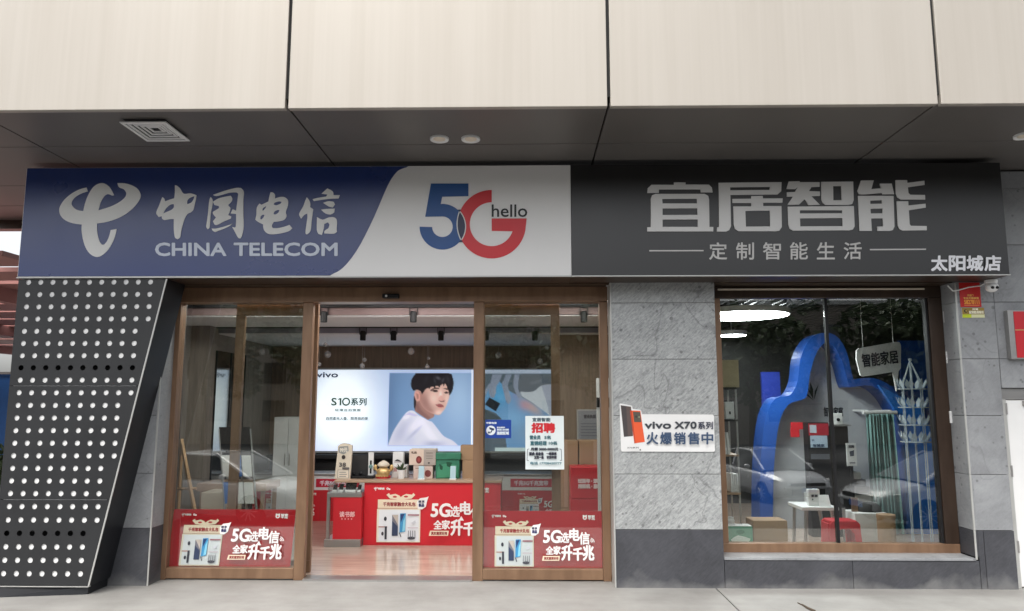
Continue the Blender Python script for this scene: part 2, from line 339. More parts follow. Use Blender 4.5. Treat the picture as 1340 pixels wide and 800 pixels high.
# ------------------------------------------------------------ text as flat meshes
_ts = bpy.data.scenes.new('lettering_workshop'); _cache = {}
def glyphs(s, spacing=1.0):
    if (s, spacing) in _cache: return _cache[s, spacing]
    c = bpy.data.curves.new('t', 'FONT'); c.body = s; c.resolution_u = 3; c.space_character = spacing
    o = bpy.data.objects.new('t', c); _ts.collection.objects.link(o)
    vl = _ts.view_layers[0]; vl.update(); dg = vl.depsgraph; e = o.evaluated_get(dg); me = e.to_mesh()
    v = np.array([(p.co.x, p.co.y) for p in me.vertices]); f = [tuple(p.vertices) for p in me.polygons]; e.to_mesh_clear()
    bpy.data.objects.remove(o); bpy.data.curves.remove(c)
    _cache[s, spacing] = (v, f); return v, f
EPS = .0005
class Art:
    """flat print: layers of coloured polygons, each a hair in front of the last; mp maps drawing units to (X,Z) on plane Y"""
    def __init__(s, mp, Y, eps=EPS): s.mp, s.Y, s.e, s.n = mp, Y, eps, 0; s.b = MB(); s.b.c = []
    def _y(s): s.n += 1; return s.Y-s.n*s.e
    def poly(s, pts, col, holes=(), sm=0, same=False):
        if sm: pts = smooth_loop(pts, sm)
        y = s.Y-s.n*s.e if same else s._y(); k = len(s.b.v)
        s.b.prism([s.mp(*p) for p in pts], y, y, [[s.mp(*p) for p in h] for h in holes], side=False)
        s.b.c += [(*lin(col), 1)]*(len(s.b.v)-k)
        return s
    def rect(s, x0, y0, x1, y1, col, same=False): return s.poly([(x0, y0), (x1, y0), (x1, y1), (x0, y1)], col, same=same)
    def disc(s, x, y, r, col, ry=None, n=20): return s.poly([(x+r*math.cos(t*2*math.pi/n), y+(ry or r)*math.sin(t*2*math.pi/n)) for t in range(n)], col)
    def line(s, a, b, w, col):
        d = Vector((b[0]-a[0], b[1]-a[1])).normalized()*w/2; nx, ny = -d.y, d.x
        return s.poly([(a[0]+nx, a[1]+ny), (b[0]+nx, b[1]+ny), (b[0]-nx, b[1]-ny), (a[0]-nx, a[1]-ny)], col)
    def text(s, t, x0, y0, x1, y1, col, bold=0, spacing=1.0, shear=0, rot=0):
        v, f = glyphs(t, spacing); lo, hi = v.min(0), v.max(0); q = (v-lo)/(hi-lo); h = y1-y0
        px = x0+q[:, 0]*(x1-x0)+shear*q[:, 1]*h; py = y1-q[:, 1]*h
        if rot:
            cx, cy = (x0+x1)/2, (y0+y1)/2; dx, dy = px-cx, py-cy; px = cx+dx*math.cos(rot)-dy*math.sin(rot); py = cy+dx*math.sin(rot)+dy*math.cos(rot)
        offs = [(0, 0)] if not bold else [(bold*math.cos(k*math.pi/3), bold*math.sin(k*math.pi/3)) for k in range(6)]
        for ox, oy in offs:
            y = s._y(); k = len(s.b.v)
            for a, b in zip(px+ox, py+oy):
                X, Z = s.mp(a, b); s.b.v.append((X, y, Z))
            for g in f: s.b.f.append(tuple(k+i for i in g)); s.b.m.append(0)
            s.b.c += [(*lin(col), 1)]*len(px)
        return s
    def raster(s, x0, y0, x1, y1, img):      # img[h,w,3] sRGB 0..255, one quad for each texel corner grid
        h, w_ = img.shape[:2]; y = s._y(); k = len(s.b.v)
        for j in range(h):
            for i in range(w_):
                X, Z = s.mp(x0+(x1-x0)*i/(w_-1), y0+(y1-y0)*j/(h-1)); s.b.v.append((X, y, Z))
        l = img/255.; l = np.where(l <= .04045, l/12.92, ((l+.055)/1.055)**2.4)
        s.b.c += [(*p, 1) for p in l.reshape(-1, 3)]
        for j in range(h-1):
            for i in range(w_-1):
                a = k+j*w_+i; s.b.f.append((a, a+w_, a+w_+1, a+1)); s.b.m.append(0)
        return s
    def build(s, name, parent, m='print'): return obj(name, s.b, M[m], parent)
def pixmap(Y): return lambda x, y: P(x, y, Y)
def zmap(rx, ry, k, Y): return lambda x, y: P(rx+x/k, ry+y/k, Y)            # from coordinates read in an enlarged view
def boxmap(w0, h0, w1, h1, X0, Z0, X1, Z1): return lambda x, y: (X0+(x-w0)/(w1-w0)*(X1-X0), Z1-(y-h0)/(h1-h0)*(Z1-Z0))
class Paint:
    """a small painted picture: soft-edged polygons over a ground"""
    def __init__(s, w, h, x0, y0, x1, y1):
        s.x, s.y = np.meshgrid(np.linspace(x0, x1, w), np.linspace(y0, y1, h)); s.img = np.zeros((h, w, 3)); s.dx = (x1-x0)/(w-1)
    def fill(s, f): s.img[:] = f(s.x, s.y)
    def mask(s, pts):
        ins = np.zeros(s.x.shape, bool); n = len(pts); d = np.full(s.x.shape, 1e9)
        for i in range(n):
            (ax, ay), (bx, by) = pts[i], pts[(i+1) % n]
            if ay != by:
                c = ((ay > s.y) != (by > s.y)) & (s.x < (bx-ax)*(s.y-ay)/(by-ay)+ax); ins ^= c
            L2 = (bx-ax)**2+(by-ay)**2+1e-9; t = np.clip(((s.x-ax)*(bx-ax)+(s.y-ay)*(by-ay))/L2, 0, 1)
            d = np.minimum(d, np.hypot(s.x-ax-t*(bx-ax), s.y-ay-t*(by-ay)))
        return np.where(ins, d, -d)
    def poly(s, pts, col, soft=0, a=1, sm=3, clip=None):
        d = s.mask(smooth_loop(pts, sm) if sm else pts); wv = max(soft, s.dx*.7); k = np.clip(.5+d/wv, 0, 1)*a
        k = k*k*(3-2*k) if a == 1 else k
        if clip is not None: k = k*clip
        s.img += (np.array(col)-s.img)*k[..., None]; return np.clip(.5+d/wv, 0, 1)
    def blob(s, x, y, rx, ry, col, a=1, rot=0, clip=None):
        dx, dy = s.x-x, s.y-y; u = dx*math.cos(rot)+dy*math.sin(rot); v = -dx*math.sin(rot)+dy*math.cos(rot)
        k = a*np.exp(-((u/rx)**2+(v/ry)**2))
        if clip is not None: k = k*clip
        s.img += (np.array(col)-s.img)*k[..., None]
# ============================================================ ground
ZF = .0
joints = [PG(967, 799, 0)[0]]
JX = [joints[0]-6.13*k for k in (3, 2, 1, 0)]+[joints[0]+6.13*k for k in (1, 2, 3)]
pv = thing('pavement', '', '', (0, -1, 0)); del pv['label'], pv['category']; pv['kind'] = 'structure'
for a, b in zip(JX[:-1], JX[1:]):
    obj('paving_slab', B(a+.006, -2.6, -.14, b-.006, .36, 0), M['pave'], pv, bevel=.004)
obj('joint_bed', B(JX[0], -2.55, -.3, JX[-1], .34, -.02), M['joint'], pv)
slope = MB(); slope.v = [(-60, -2.59, -.13), (60, -2.59, -.13), (60, -7.2, -.82), (-60, -7.2, -.82), (-60, -15, -1.2), (60, -15, -1.2), (60, -120, -1.5), (-60, -120, -1.5)]
slope.f = [(0, 3, 2, 1), (3, 4, 5, 2), (4, 7, 6, 5)]; slope.m = [0]*3
struct('car_park', slope, M['asphalt'])
gr = MB(); gr.quad((-120, 120, -1.6), (-120, -160, -1.6), (120, -160, -1.6), (120, 120, -1.6)); struct('ground', gr, M['asphalt'])
sd_ = MB().box(-60, .361, -1.3, PX(27, 480, 0)-.06, 60, -.01); struct('side_passage', sd_, M['pave'])

# ============================================================ canopy: cream fascia, dark soffit
YF, YS, ZS = -1.60, -.35, 3.73
XJ = [PX(x, 138, YF) for x in (375, 797, 1230)]; pw_ = (XJ[2]-XJ[0])/2
XJ = [XJ[0]-2*pw_, XJ[0]-pw_]+XJ+[XJ[2]+pw_, XJ[2]+2*pw_]
cn = thing('entrance_canopy', 'cream metal fascia with dark panelled soffit hanging over both shop signs', 'canopy', (0, -1, ZS))
zb = PZ(687, 140, YF)
for a, b in zip(XJ[:-1], XJ[1:]):
    obj('fascia_panel', B(a+.012, YF, zb, b-.012, YF+.05, 6.4), M['fascia'], cn, bevel=.004)
obj('fascia_backing', B(XJ[0], YF+.02, zb+.08, XJ[-1], YF+.3, 6.38), M['joint'], cn)
ys1 = -.76; XLc = PX(27, 480, 0)-.08
zs = zb+.02
for a, b in zip(XJ[:-1], XJ[1:]):
    for y0, y1 in ((YF+.051, ys1-.006), (ys1+.006, .35)):
        obj('soffit_panel', B(a+.007, y0, zs, b-.007, y1, zs+.03), M['soffit'], cn, bevel=.003)
for a, b in zip(XJ[:2], XJ[1:3]):
    for y0, y1 in ((.362, 1.1), (1.112, 1.75)):
        if a < XLc: obj('soffit_panel', B(a+.007, y0, zs, min(b-.007, XLc), y1, zs+.03), M['soffit'], cn, bevel=.003)
obj('soffit_backing', B(XJ[0], YF+.1, zs+.05, XJ[-1], .35, zs+.1), M['joint'], cn)
obj('soffit_backing', B(XJ[0], .36, zs+.05, XLc, 1.75, zs+.1), M['joint'], cn)
obj('edge_beam', B(XJ[0], 1.76, zs-.10, XLc, 1.9, zs+.2), M['bronze_dark'], cn)
# vent and downlights in the soffit
def on_soffit(px, py): return PG(px, py, zs)
vx0, vy0 = on_soffit(190, 155); c0 = on_soffit(162, 155); c1 = on_soffit(224, 155); c2 = on_soffit(243, 180); c3 = on_soffit(187, 180)
xa, xb = (c0[0]+c3[0])/2, (c1[0]+c2[0])/2; ya, yb = c0[1], c2[1]
vt = thing('air_diffuser', 'square white louvred air diffuser set in the dark canopy soffit', 'air vent', ((xa+xb)/2, (ya+yb)/2, zs-.012))
cx_, cy_ = (xa+xb)/2, (ya+yb)/2; hx, hy = (xb-xa)/2, (yb-ya)/2
for i in range(5):
    k = 1-i*.18; k2 = k-(.09 if i else .13); fr = MB()
    z = zs-.034+.005*i
    for (ax, ay, bx, by) in ((-k, -k, k, -k2), (-k, k2, k, k), (-k, -k2, -k2, k2), (k2, -k2, k, k2)):
        fr.box(cx_+ax*hx, cy_+ay*hy, z, cx_+bx*hx, cy_+by*hy, z+.008)
    obj('frame' if i == 0 else 'louvre', fr, M['white'], vt)
obj('throat_shade', B(cx_-.9*hx, cy_-.9*hy, zs-.004, cx_+.9*hx, cy_+.9*hy, zs-.001), M['black'], vt)  # flat black sheet in place of the shaded hole behind the louvres
for px, py, lb in ((575, 181, 'round white downlight in the soffit above the big 5G, farther from the black sign'), (616, 181, 'round white downlight in the soffit above the word hello, nearer the black sign'), (1340, 177, 'round white downlight in the soffit past the black sign')):
    x, y = on_soffit(px, py); t = thing('downlight', lb, 'downlight', (x, y, zs-.02), 'downlights in the canopy soffit')
    obj('trim_ring', MB().lathe([(.052, .004), (.075, -.006), (.078, .0), (.078, .012), (.052, .012)], (x, y, zs-.012), 24), M['white'], t, smooth=False)
    obj('lens', MB().lathe([(.001, .0), (.05, .002), (.05, .006)], (x, y, zs-.013), 20), M['cream'], t)

# ============================================================ sign boards
def loop(pts, Y, k=None, ox=0, oy=0): return [P(ox+x/k, oy+y/k, Y) if k else P(x, y, Y) for x, y in pts]
Y1 = YS
xs0, xs1, xs2 = PX(29, 290, Y1), PX(747.5, 290, Y1), PX(1315, 290, Y1)
zt, zbm = PZ(687, 216.5, Y1), PZ(687, 361, Y1)
zt = min(zt, zs-.012)
sg = thing('telecom_sign', 'blue and white telecom shop sign with swoosh logo and 5G hello lettering', 'shop sign', ((xs0+xs1)/2, Y1+.2, zbm))
obj('sign_box', B(xs0, Y1, zbm, xs1-.002, Y1+.33, zt), M['signwhite'], sg, bevel=.003)
scv = [(534, 218.7), (525, 221.5), (518, 226.6), (507.5, 242.7), (489.6, 284), (471.7, 319.8), (457.3, 341.3), (444.8, 353.8), (434, 359)]
bl = [(xs0+.006, zt-.004), (PX(534, 218.7, Y1), zt-.004)]
arc = smooth_loop(scv, 3)[:-3]; bl += [P(x, y, Y1) for x, y in arc if PZ(x, y, Y1) < zt-.01 and PZ(x, y, Y1) > zbm+.01]
bl += [(PX(432, 360, Y1), zbm+.006), (xs0+.006, zbm+.006)]
obj('blue_field', MB().prism(bl, Y1-.003, Y1), M['navy'], sg)
obj('bottom_trim', B(xs0-.004, Y1-.008, zbm-.010, xs1-.003, Y1+.012, zbm-.001), M['trim'], sg)
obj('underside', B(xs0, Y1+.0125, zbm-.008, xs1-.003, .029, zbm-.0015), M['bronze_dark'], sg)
# swoosh mark
lg = [(315, 145), (255, 165), (205, 195), (175, 230), (168, 260), (185, 290), (220, 315), (275, 325), (290, 260), (315, 190), (355, 120), (395, 85), (440, 70), (480, 80), (520, 115), (555, 180), (535, 183), (500, 170), (470, 185), (440, 230), (425, 270), (412, 318), (520, 285), (600, 245), (650, 205), (665, 175), (662, 150), (640, 125), (600, 108), (585, 70), (650, 72), (710, 88), (760, 115), (790, 155), (795, 200), (760, 260), (690, 330), (600, 385), (500, 420), (400, 437), (400, 500), (410, 560), (425, 605), (445, 630), (465, 630), (490, 600), (510, 555), (525, 497), (578, 488), (570, 530), (545, 600), (505, 670), (455, 720), (405, 742), (360, 730), (320, 695), (290, 640), (270, 570), (260, 500), (262, 447), (180, 435), (115, 410), (72, 370), (57, 325), (65, 280), (105, 220), (170, 165), (240, 128), (305, 110)]
LOGO = smooth_loop(lg, 3, 50)
obj('swoosh_logo', MB().prism(loop(LOGO, Y1, 6.954, 70, 230), Y1-.008, Y1-.0035), M['letter'], sg)
K = 7.269
def chars(name, ox, oy, k, pieces, m, parent, sm=3, dep=.009, sharp=50):
    mb = MB()
    for p in pieces:
        o_, h_ = p[0], p[1:]
        if sm: o_ = smooth_loop(o_, sm, sharp); h_ = [smooth_loop(h, sm, sharp) for h in h_]
        mb.prism(loop(o_, Y1, k, ox, oy), Y1-dep, Y1-.0035, [loop(h, Y1, k, ox, oy) for h in h_])
    return obj(name, mb, m, parent)
chars('character', 195, 235, K, [[[(250, 58), (270, 62), (300, 90), (320, 125), (345, 140), (400, 135), (455, 152), (450, 190), (440, 230), (425, 290), (400, 315), (370, 330), (345, 370), (325, 430), (310, 490), (300, 550), (275, 570), (255, 560), (245, 530), (240, 470), (240, 378), (200, 380), (150, 388), (130, 375), (125, 352), (95, 358), (75, 330), (78, 300), (100, 250), (130, 170), (148, 185), (155, 212), (200, 195), (243, 182), (250, 130)],
    [(138, 328), (160, 285), (200, 245), (238, 234), (241, 265), (220, 290), (175, 310)], [(367, 238), (367, 205), (390, 178), (436, 160), (428, 190), (405, 223)]]], M['letter'], sg)
chars('character', 195, 235, K, [[[(590, 170), (605, 190), (608, 230), (590, 330), (585, 400), (578, 460), (560, 475), (548, 450), (555, 400), (565, 320), (572, 240), (580, 190)]],
    [[(612, 150), (680, 125), (760, 100), (840, 82), (880, 85), (905, 120), (900, 200), (900, 320), (903, 440), (890, 530), (870, 563), (850, 555), (820, 500), (795, 455), (820, 460), (830, 440), (832, 330), (780, 325), (800, 285), (832, 300), (845, 200), (852, 140), (830, 125), (760, 130), (690, 150), (640, 160)]],
    [[(612, 215), (660, 185), (720, 168), (780, 158), (795, 185), (785, 215), (755, 245), (778, 275), (770, 310), (755, 340), (785, 355), (780, 375), (720, 400), (650, 435), (625, 430), (612, 400), (640, 365), (612, 330), (612, 310), (670, 275), (668, 255), (625, 245)]],
    [[(600, 470), (650, 468), (720, 450), (795, 425), (760, 450), (690, 480), (630, 503), (610, 490)]]], M['letter'], sg)
chars('character', 320, 235, K, [[[(250, 125), (275, 128), (292, 150), (290, 185), (340, 170), (385, 172), (415, 200), (415, 250), (395, 310), (402, 350), (380, 385), (330, 400), (280, 405), (262, 440), (270, 465), (320, 465), (380, 452), (430, 435), (455, 465), (430, 490), (370, 510), (300, 522), (240, 522), (200, 500), (182, 465), (180, 430), (130, 405), (105, 385), (115, 340), (120, 270), (145, 232), (165, 243), (230, 212), (240, 160)],
    [(278, 240), (290, 222), (330, 210), (355, 216), (345, 233), (305, 248)], [(278, 330), (287, 307), (315, 292), (336, 294), (323, 320), (295, 336)], [(152, 380), (157, 352), (175, 337), (193, 340), (183, 365), (165, 383)], [(172, 298), (178, 274), (210, 254), (204, 272), (184, 296)]]], M['letter'], sg)
chars('character', 320, 235, K, [[[(595, 172), (620, 205), (628, 240), (625, 265), (655, 285), (640, 400), (630, 490), (595, 525), (582, 510), (590, 440), (600, 370), (600, 325), (570, 340), (540, 375), (522, 340), (530, 310), (560, 260), (580, 205)]],
    [[(790, 88), (840, 115), (848, 152), (908, 152), (895, 183), (790, 188), (660, 208), (650, 190), (700, 178), (780, 165), (790, 145), (735, 138), (765, 110)]],
    [[(750, 225), (800, 210), (850, 215), (862, 240), (840, 268), (800, 258)]], [[(730, 290), (780, 283), (860, 280), (855, 315), (820, 335), (770, 325)]],
    [[(692, 360), (745, 385), (800, 365), (850, 362), (880, 390), (878, 470), (880, 500), (850, 518), (760, 515), (765, 490), (800, 465), (810, 430), (795, 410), (760, 425), (755, 470), (738, 530), (705, 520), (690, 480)]]], M['letter'], sg)
a = Art(pixmap(Y1), Y1-.004)
a.text('CHINA', 204, 318.5, 296, 335, (205, 212, 225), .75); a.text('TELECOM', 307, 318.5, 441.5, 335, (205, 212, 225), .75)
a.build('lettering', sg)
def arcp(cx, cy, r, a0, a1, n=28): return [(cx+r*math.cos(R(a0+(a1-a0)*i/n)), cy+r*math.sin(R(a0+(a1-a0)*i/n))) for i in range(n+1)]
k5 = 6.669
five = [(160, 70), (487, 70), (487, 180), (258, 185), (245, 250)]+arcp(260, 447, 199, -90, 180, 40)+[(170, 450)]+arcp(260, 447, 90, 178, -90, 26)+[(110, 359)]
obj('numeral_five', MB().prism(loop(five, Y1, k5, 540, 230), Y1-.004, Y1), M['logo_blue'], sg)
gee = [(690, 127)]+arcp(690, 425, 298, -90, -350, 48)+[(995, 375), (690, 375), (690, 483), (873, 486)]+arcp(690, 425, 192, 19, 270, 40)
obj('letter_g', MB().prism(loop(gee, Y1, k5, 540, 230), Y1-.0055, Y1), M['logo_red'], sg)
lens0 = arcp(260, 447, 203, -48, 40, 16)+arcp(690, 425, 303, 151, 205, 16)
def lens(d):
    out = []
    for yy in np.linspace(297-d, 585+d, 24):
        out.append((260+math.sqrt(max(0, (200+d)**2-(yy-447)**2)), yy))
    for yy in np.linspace(585+d, 297-d, 24):
        out.append((690-math.sqrt(max(0, (299+d)**2-(yy-425)**2)), yy))
    return out
obj('overlap_outline', MB().prism(loop(lens(7), Y1, k5, 540, 230), Y1-.007, Y1), M['letter'], sg)
obj('overlap_lens', MB().prism(loop(lens(-2), Y1, k5, 540, 230), Y1-.0085, Y1), M['logo_navy'], sg)
a = Art(zmap(540, 230, k5, Y1), Y1-.002); a.text('hello', 691, 254, 999, 361, (40, 42, 44), 1.5); a.build('lettering', sg)

s2 = thing('smart_home_sign', 'black shop sign with four big silver characters and a small line of text', 'shop sign', ((xs1+xs2)/2, Y1+.2, zbm))
obj('sign_box', B(xs1, Y1-.002, zbm, xs2, Y1+.33, zt), M['signblack'], s2, bevel=.003)
obj('bottom_trim', B(xs1, Y1-.01, zbm-.010, xs2+.004, Y1+.012, zbm-.001), M['trim'], s2)
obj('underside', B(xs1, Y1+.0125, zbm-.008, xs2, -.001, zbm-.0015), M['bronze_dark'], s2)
k2 = 6.4
D2 = .012
chars('character', 835, 225, k2, [[[(75, 180), (80, 140), (110, 112), (298, 112), (298, 92), (395, 92), (395, 110), (590, 110), (615, 135), (622, 175), (523, 175), (520, 150), (172, 150), (172, 178)]],
    [[(105, 465), (105, 230), (115, 200), (145, 188), (555, 188), (585, 205), (592, 235), (595, 465), (627, 465), (627, 502), (75, 502), (75, 468)], [(203, 268), (200, 230), (490, 228), (492, 268)], [(203, 310), (493, 308), (495, 363), (203, 365)], [(203, 403), (497, 402), (497, 464), (203, 464)]]], M['letter_silver'], s2, 0, D2)
chars('character', 835, 225, k2, [[[(672, 95), (1198, 90), (1195, 165), (1165, 193), (770, 197), (775, 460), (760, 490), (735, 503), (657, 503), (660, 468), (675, 465)], [(768, 132), (1103, 128), (1098, 155), (768, 158)]],
    [[(787, 230), (945, 228), (945, 207), (1040, 205), (1043, 226), (1207, 226), (1205, 262), (1043, 262), (1045, 290), (1197, 290), (1200, 465), (1180, 495), (1150, 500), (840, 500), (808, 480), (798, 440), (795, 293), (945, 293), (945, 264), (787, 264)], [(895, 330), (1100, 328), (1102, 460), (900, 462)]]], M['letter_silver'], s2, 0, D2)
chars('character', 1020, 225, k2, [[[(75, 85), (165, 82), (165, 90), (332, 90), (332, 128), (265, 130), (243, 165), (335, 168), (335, 205), (262, 207), (333, 278), (240, 282), (207, 232), (160, 278), (62, 280), (110, 210), (58, 212), (58, 175), (125, 172), (152, 130), (130, 147), (55, 147)]],
    [[(345, 88), (613, 85), (617, 240), (605, 272), (575, 280), (380, 280), (355, 260), (347, 235)], [(445, 122), (512, 122), (516, 240), (447, 242)]],
    [[(65, 295), (618, 290), (625, 460), (610, 485), (580, 493), (110, 495), (82, 480), (70, 445)], [(167, 325), (520, 325), (520, 350), (167, 352)], [(168, 393), (522, 390), (524, 458), (170, 460)]]], M['letter_silver'], s2, 0, D2)
chars('character', 1020, 225, k2, [[[(678, 77), (785, 75), (765, 148), (845, 142), (835, 103), (935, 102), (955, 190), (858, 192), (855, 180), (700, 193), (660, 190), (648, 165)]],
    [[(652, 205), (950, 205), (958, 460), (945, 490), (920, 497), (815, 497), (813, 462), (862, 460), (860, 392), (763, 393), (768, 497), (665, 497)], [(755, 243), (852, 241), (854, 270), (756, 272)], [(757, 312), (857, 310), (858, 350), (760, 352)]],
    [[(967, 73), (1063, 73), (1066, 96), (1208, 78), (1210, 112), (1070, 132), (1075, 180), (1090, 195), (1213, 197), (1215, 235), (1010, 235), (980, 215), (968, 180)]],
    [[(975, 250), (1073, 250), (1075, 285), (1218, 270), (1220, 302), (1078, 325), (1085, 440), (1095, 455), (1228, 457), (1228, 492), (1025, 495), (998, 480), (985, 450)]]], M['letter_silver'], s2, 0, D2)
a = Art(pixmap(Y1), Y1-.004)
for i, ch in enumerate('定制智能生活'): Art(pixmap(Y1), Y1-.004).text(ch, 928+i*35.2, 318-i*.1, 951+i*35.2, 340-i*.1, (205, 203, 200), .35).build('character', s2)
a.line((849.5, 328.5), (920.5, 328.3), 1.7, (205, 203, 200)); a.build('rule_line', s2); a = Art(pixmap(Y1), Y1-.004); a.line((1138, 327), (1211.5, 326.5), 1.7, (205, 203, 200)); a.build('rule_line', s2); a = Art(pixmap(Y1), Y1-.004)
for i, ch in enumerate('太阳城店'): a.text(ch, 1218.5+i*23, 335.5, 1239+i*23, 354.5, (238, 238, 242), .85)
a.build('lettering', s2)

# ============================================================ stone walls
rows_px = [396, 470, 544, 621]; RZ = [PZ(1100, y, 0) for y in rows_px]; zbase = PZ(1100, 694, 0)
GAP = .004
def slabs(parent, x0, x1, z0, z1, m, y0=0., t=.03, zc=None, xc=()):
    zc = sorted([z0, z1]+[z for z in (zc or []) if z0+.03 < z < z1-.03]); xcs = [x0]+[x for x in xc if x0 < x < x1]+[x1]
    for za, zb_ in zip(zc[:-1], zc[1:]):
        for xa_, xb_ in zip(xcs[:-1], xcs[1:]):
            dy = random.uniform(0, .003)
            obj('stone_slab', B(xa_+GAP/2, y0-dy, za+GAP/2, xb_-GAP/2, y0+t, zb_-GAP/2), m, parent, bevel=.0025)
ROW = sorted(RZ+[zbase]+[RZ[0]+.53*k for k in range(1, 6)])
XP0, XP1 = PX(803, 570, 0), PX(941, 550, 0)
ZL = zbm-.02
pl = thing('stone_pillar', 'grey stone clad pillar with dark base between the door and the right window', 'pillar', ((XP0+XP1)/2, .1, 0))
slabs(pl, XP0, XP1, zbase, ZL+.3, M['stone'], zc=ROW)
slabs(pl, XP0, XP1, -.02, zbase, M['stone_dark'], y0=-.004)
obj('core', B(XP0+.012, .031, -.02, XP1-.01, .42, ZL+.3), M['joint'], pl)
obj('edge_trim', B(XP0-.012, -.006, -.0, XP0+.001, .2, ZL+.25), M['trim'], pl, bevel=.002)
XW0 = PX(1267, 551, 0); XDR = PX(1322, 640, 0)
wl = thing('stone_wall', 'smooth grey stone wall with dark base to the right of the display window', 'wall', (XW0+.3, .1, 0))
zdt = PZ(1330, 508, 0)
slabs(wl, XW0, XDR, zbase, 3.74, M['stone_smooth'], zc=ROW)
slabs(wl, XDR, XDR+1.25, zdt, 3.74, M['stone_smooth'], zc=[z for z in ROW if z > zdt+.1])
slabs(wl, XDR+1.25, XDR+3.4, zbase, 3.74, M['stone_smooth'], zc=ROW)
slabs(wl, XW0, XDR, -.02, zbase, M['stone_dark'], y0=-.004, xc=[PX(1290, 740, 0)])
obj('core', B(XW0+.012, .031, -.02, XDR-.005, .5, 3.74), M['joint'], wl); obj('core', B(XDR+.005, .031, zdt+.01, XDR+3.4, .5, 3.74), M['joint'], wl)
obj('core', B(XDR+1.255, .031, -.02, XDR+3.4, .5, zdt), M['joint'], wl)
# window reveal slabs facing left, and edge trim
for za, zb_ in zip(ROW[:-1], ROW[1:]):
    if za < ZL: obj('reveal_slab', B(XW0-.028, .0, za+.002, XW0+.010, .30, zb_-.002), M['stone_smooth'], wl, bevel=.002)
obj('reveal_slab', B(XW0-.028, .0, .27, XW0+.010, .30, zbase-.002), M['stone_dark'], wl, bevel=.002)
obj('edge_trim', B(XW0-.03, -.008, PZ(1282, 731, 0)-.01, XW0-.016, .004, ZL), M['trim'], wl, bevel=.002)
# under-window plinth with pale sill
zsl = PZ(1100, 730, 0)
up = thing('window_plinth', 'low dark stone plinth with pale sill beneath the display window', 'plinth', ((XP1+XW0)/2, .1, 0))
slabs(up, XP1, XW0, -.02, zsl-.024, M['stone_dark'], y0=-.002, xc=[PX(1116, 750, 0)])
obj('sill', B(XP1+.001, -.012, zsl-.022, XW0-.031, .24, zsl), M['stone_smooth'], up, bevel=.003)
obj('core', B(XP1+.01, .031, -.02, XW0-.005, .4, zsl-.03), M['joint'], up)
# left pillar behind the perforated cladding
XL1 = PX(204, 570, 0); XL0 = PX(27, 480, 0)-.06
lp = thing('stone_pier', 'grey stone pier with dark base tucked behind the perforated black cladding', 'pillar', (XL1-1, .1, 0))
slabs(lp, XL0, XL1, zbase, ZL+.3, M['stone_smooth'], zc=ROW, xc=[XL1-.62])
slabs(lp, XL0, XL1, -.02, zbase, M['stone_dark'], y0=-.004)
obj('core', B(XL0+.01, .031, -.02, XL1-.012, .5, ZL+.3), M['joint'], lp)
obj('reveal_slab', B(XL1-.01, .004, 0, XL1+.012, .3, zbase-.002), M['stone_dark'], lp); obj('reveal_slab', B(XL1-.01, .004, zbase+.002, XL1+.012, .3, ZL+.3), M['stone_smooth'], lp)
obj('edge_trim', B(XL1+.002, -.007, 0, XL1+.014, .003, ZL+.25), M['trim'], lp)

# ============================================================ perforated cladding
pc = thing('perforated_cladding', 'black perforated metal cladding with rows of white dots and a slanted edge', 'cladding panel', (PX(100, 570, Y1), Y1+.1, 0))
YP = Y1+.02
q0, q1, q2, q3 = P(27, 363, YP), P(219, 363, YP), P(116, 768, YP), P(-9, 766, YP)
seams = [PZ(100, 505, YP), PZ(100, 654, YP)]
def edge(z, a, b): t = (z-a[1])/(b[1]-a[1]); return a[0]+t*(b[0]-a[0])
XLf = (q0[0]+q3[0])/2
ztop, zbot = zbm-.016, (q2[1]+q3[1])/2
zz = [ztop, seams[0], seams[1], zbot]
rowz = [PZ(100, y, YP) for y in [370+16.05*i for i in range(8)]+[514+16.35*i for i in range(9)]+[663+17.8*i for i in range(6)]]
rowz = [PZ(100, 369.5+16.0*i, YP) for i in range(9)]+[PZ(100, 514+16.5*i, YP) for i in range(9)]+[PZ(100, 663+17.6*i, YP) for i in range(6)]
pitch = (PX(197, 370, YP)-PX(37.5, 370, YP))/10; x_first = PX(37.5, 370, YP)
hr = pitch*.218
for i in range(3):
    za, zb_ = zz[i]-.0025, zz[i+1]+.0025
    out = [(XLf, za), (edge(za, q1, q2), za), (edge(zb_, q1, q2), zb_), (XLf, zb_)]
    holes = []
    for z in rowz:
        if zb_+hr < z < za-hr:
            for c in range(-1, 11):
                x = x_first+c*pitch
                if XLf+hr*1.5 < x < edge(z, q1, q2)-pitch*.55:
                    holes.append([(x+hr*math.cos(-t*math.pi/6), z+hr*math.sin(-t*math.pi/6)) for t in range(12)])
    obj('perforated_panel', MB().prism(out, YP-.004, YP, holes), M['charcoal'], pc)
def strip(x0a, x1a, za, zb_): return None
dark_rows = [(rowz[7]+.02, rowz[7]-.025), (rowz[20]+.02, rowz[20]-.02)]
cuts = [ztop, dark_rows[0][0]+.03, dark_rows[0][1]-.02, dark_rows[1][0]+.03, dark_rows[1][1]-.03, zbot]
for i in range(5):
    if i in (1, 3): continue
    za, zb_ = cuts[i], cuts[i+1]
    obj('light_backing', MB().prism([(XLf+.02, za), (edge(za, q1, q2)-.034, za), (edge(zb_, q1, q2)-.034, zb_), (XLf+.02, zb_)], YP+.0035, YP+.008), M['white'], pc)
obj('frame_backing', MB().prism([(XLf+.02, ztop-.002), (edge(ztop, q1, q2)-.05, ztop-.002), (edge(zbot, q1, q2)-.05, zbot+.01), (XLf+.02, zbot+.01)], YP+.05, YP+.07), M['black'], pc)
e1, e2 = (edge(ztop, q1, q2), ztop), (edge(zbot, q1, q2), zbot)
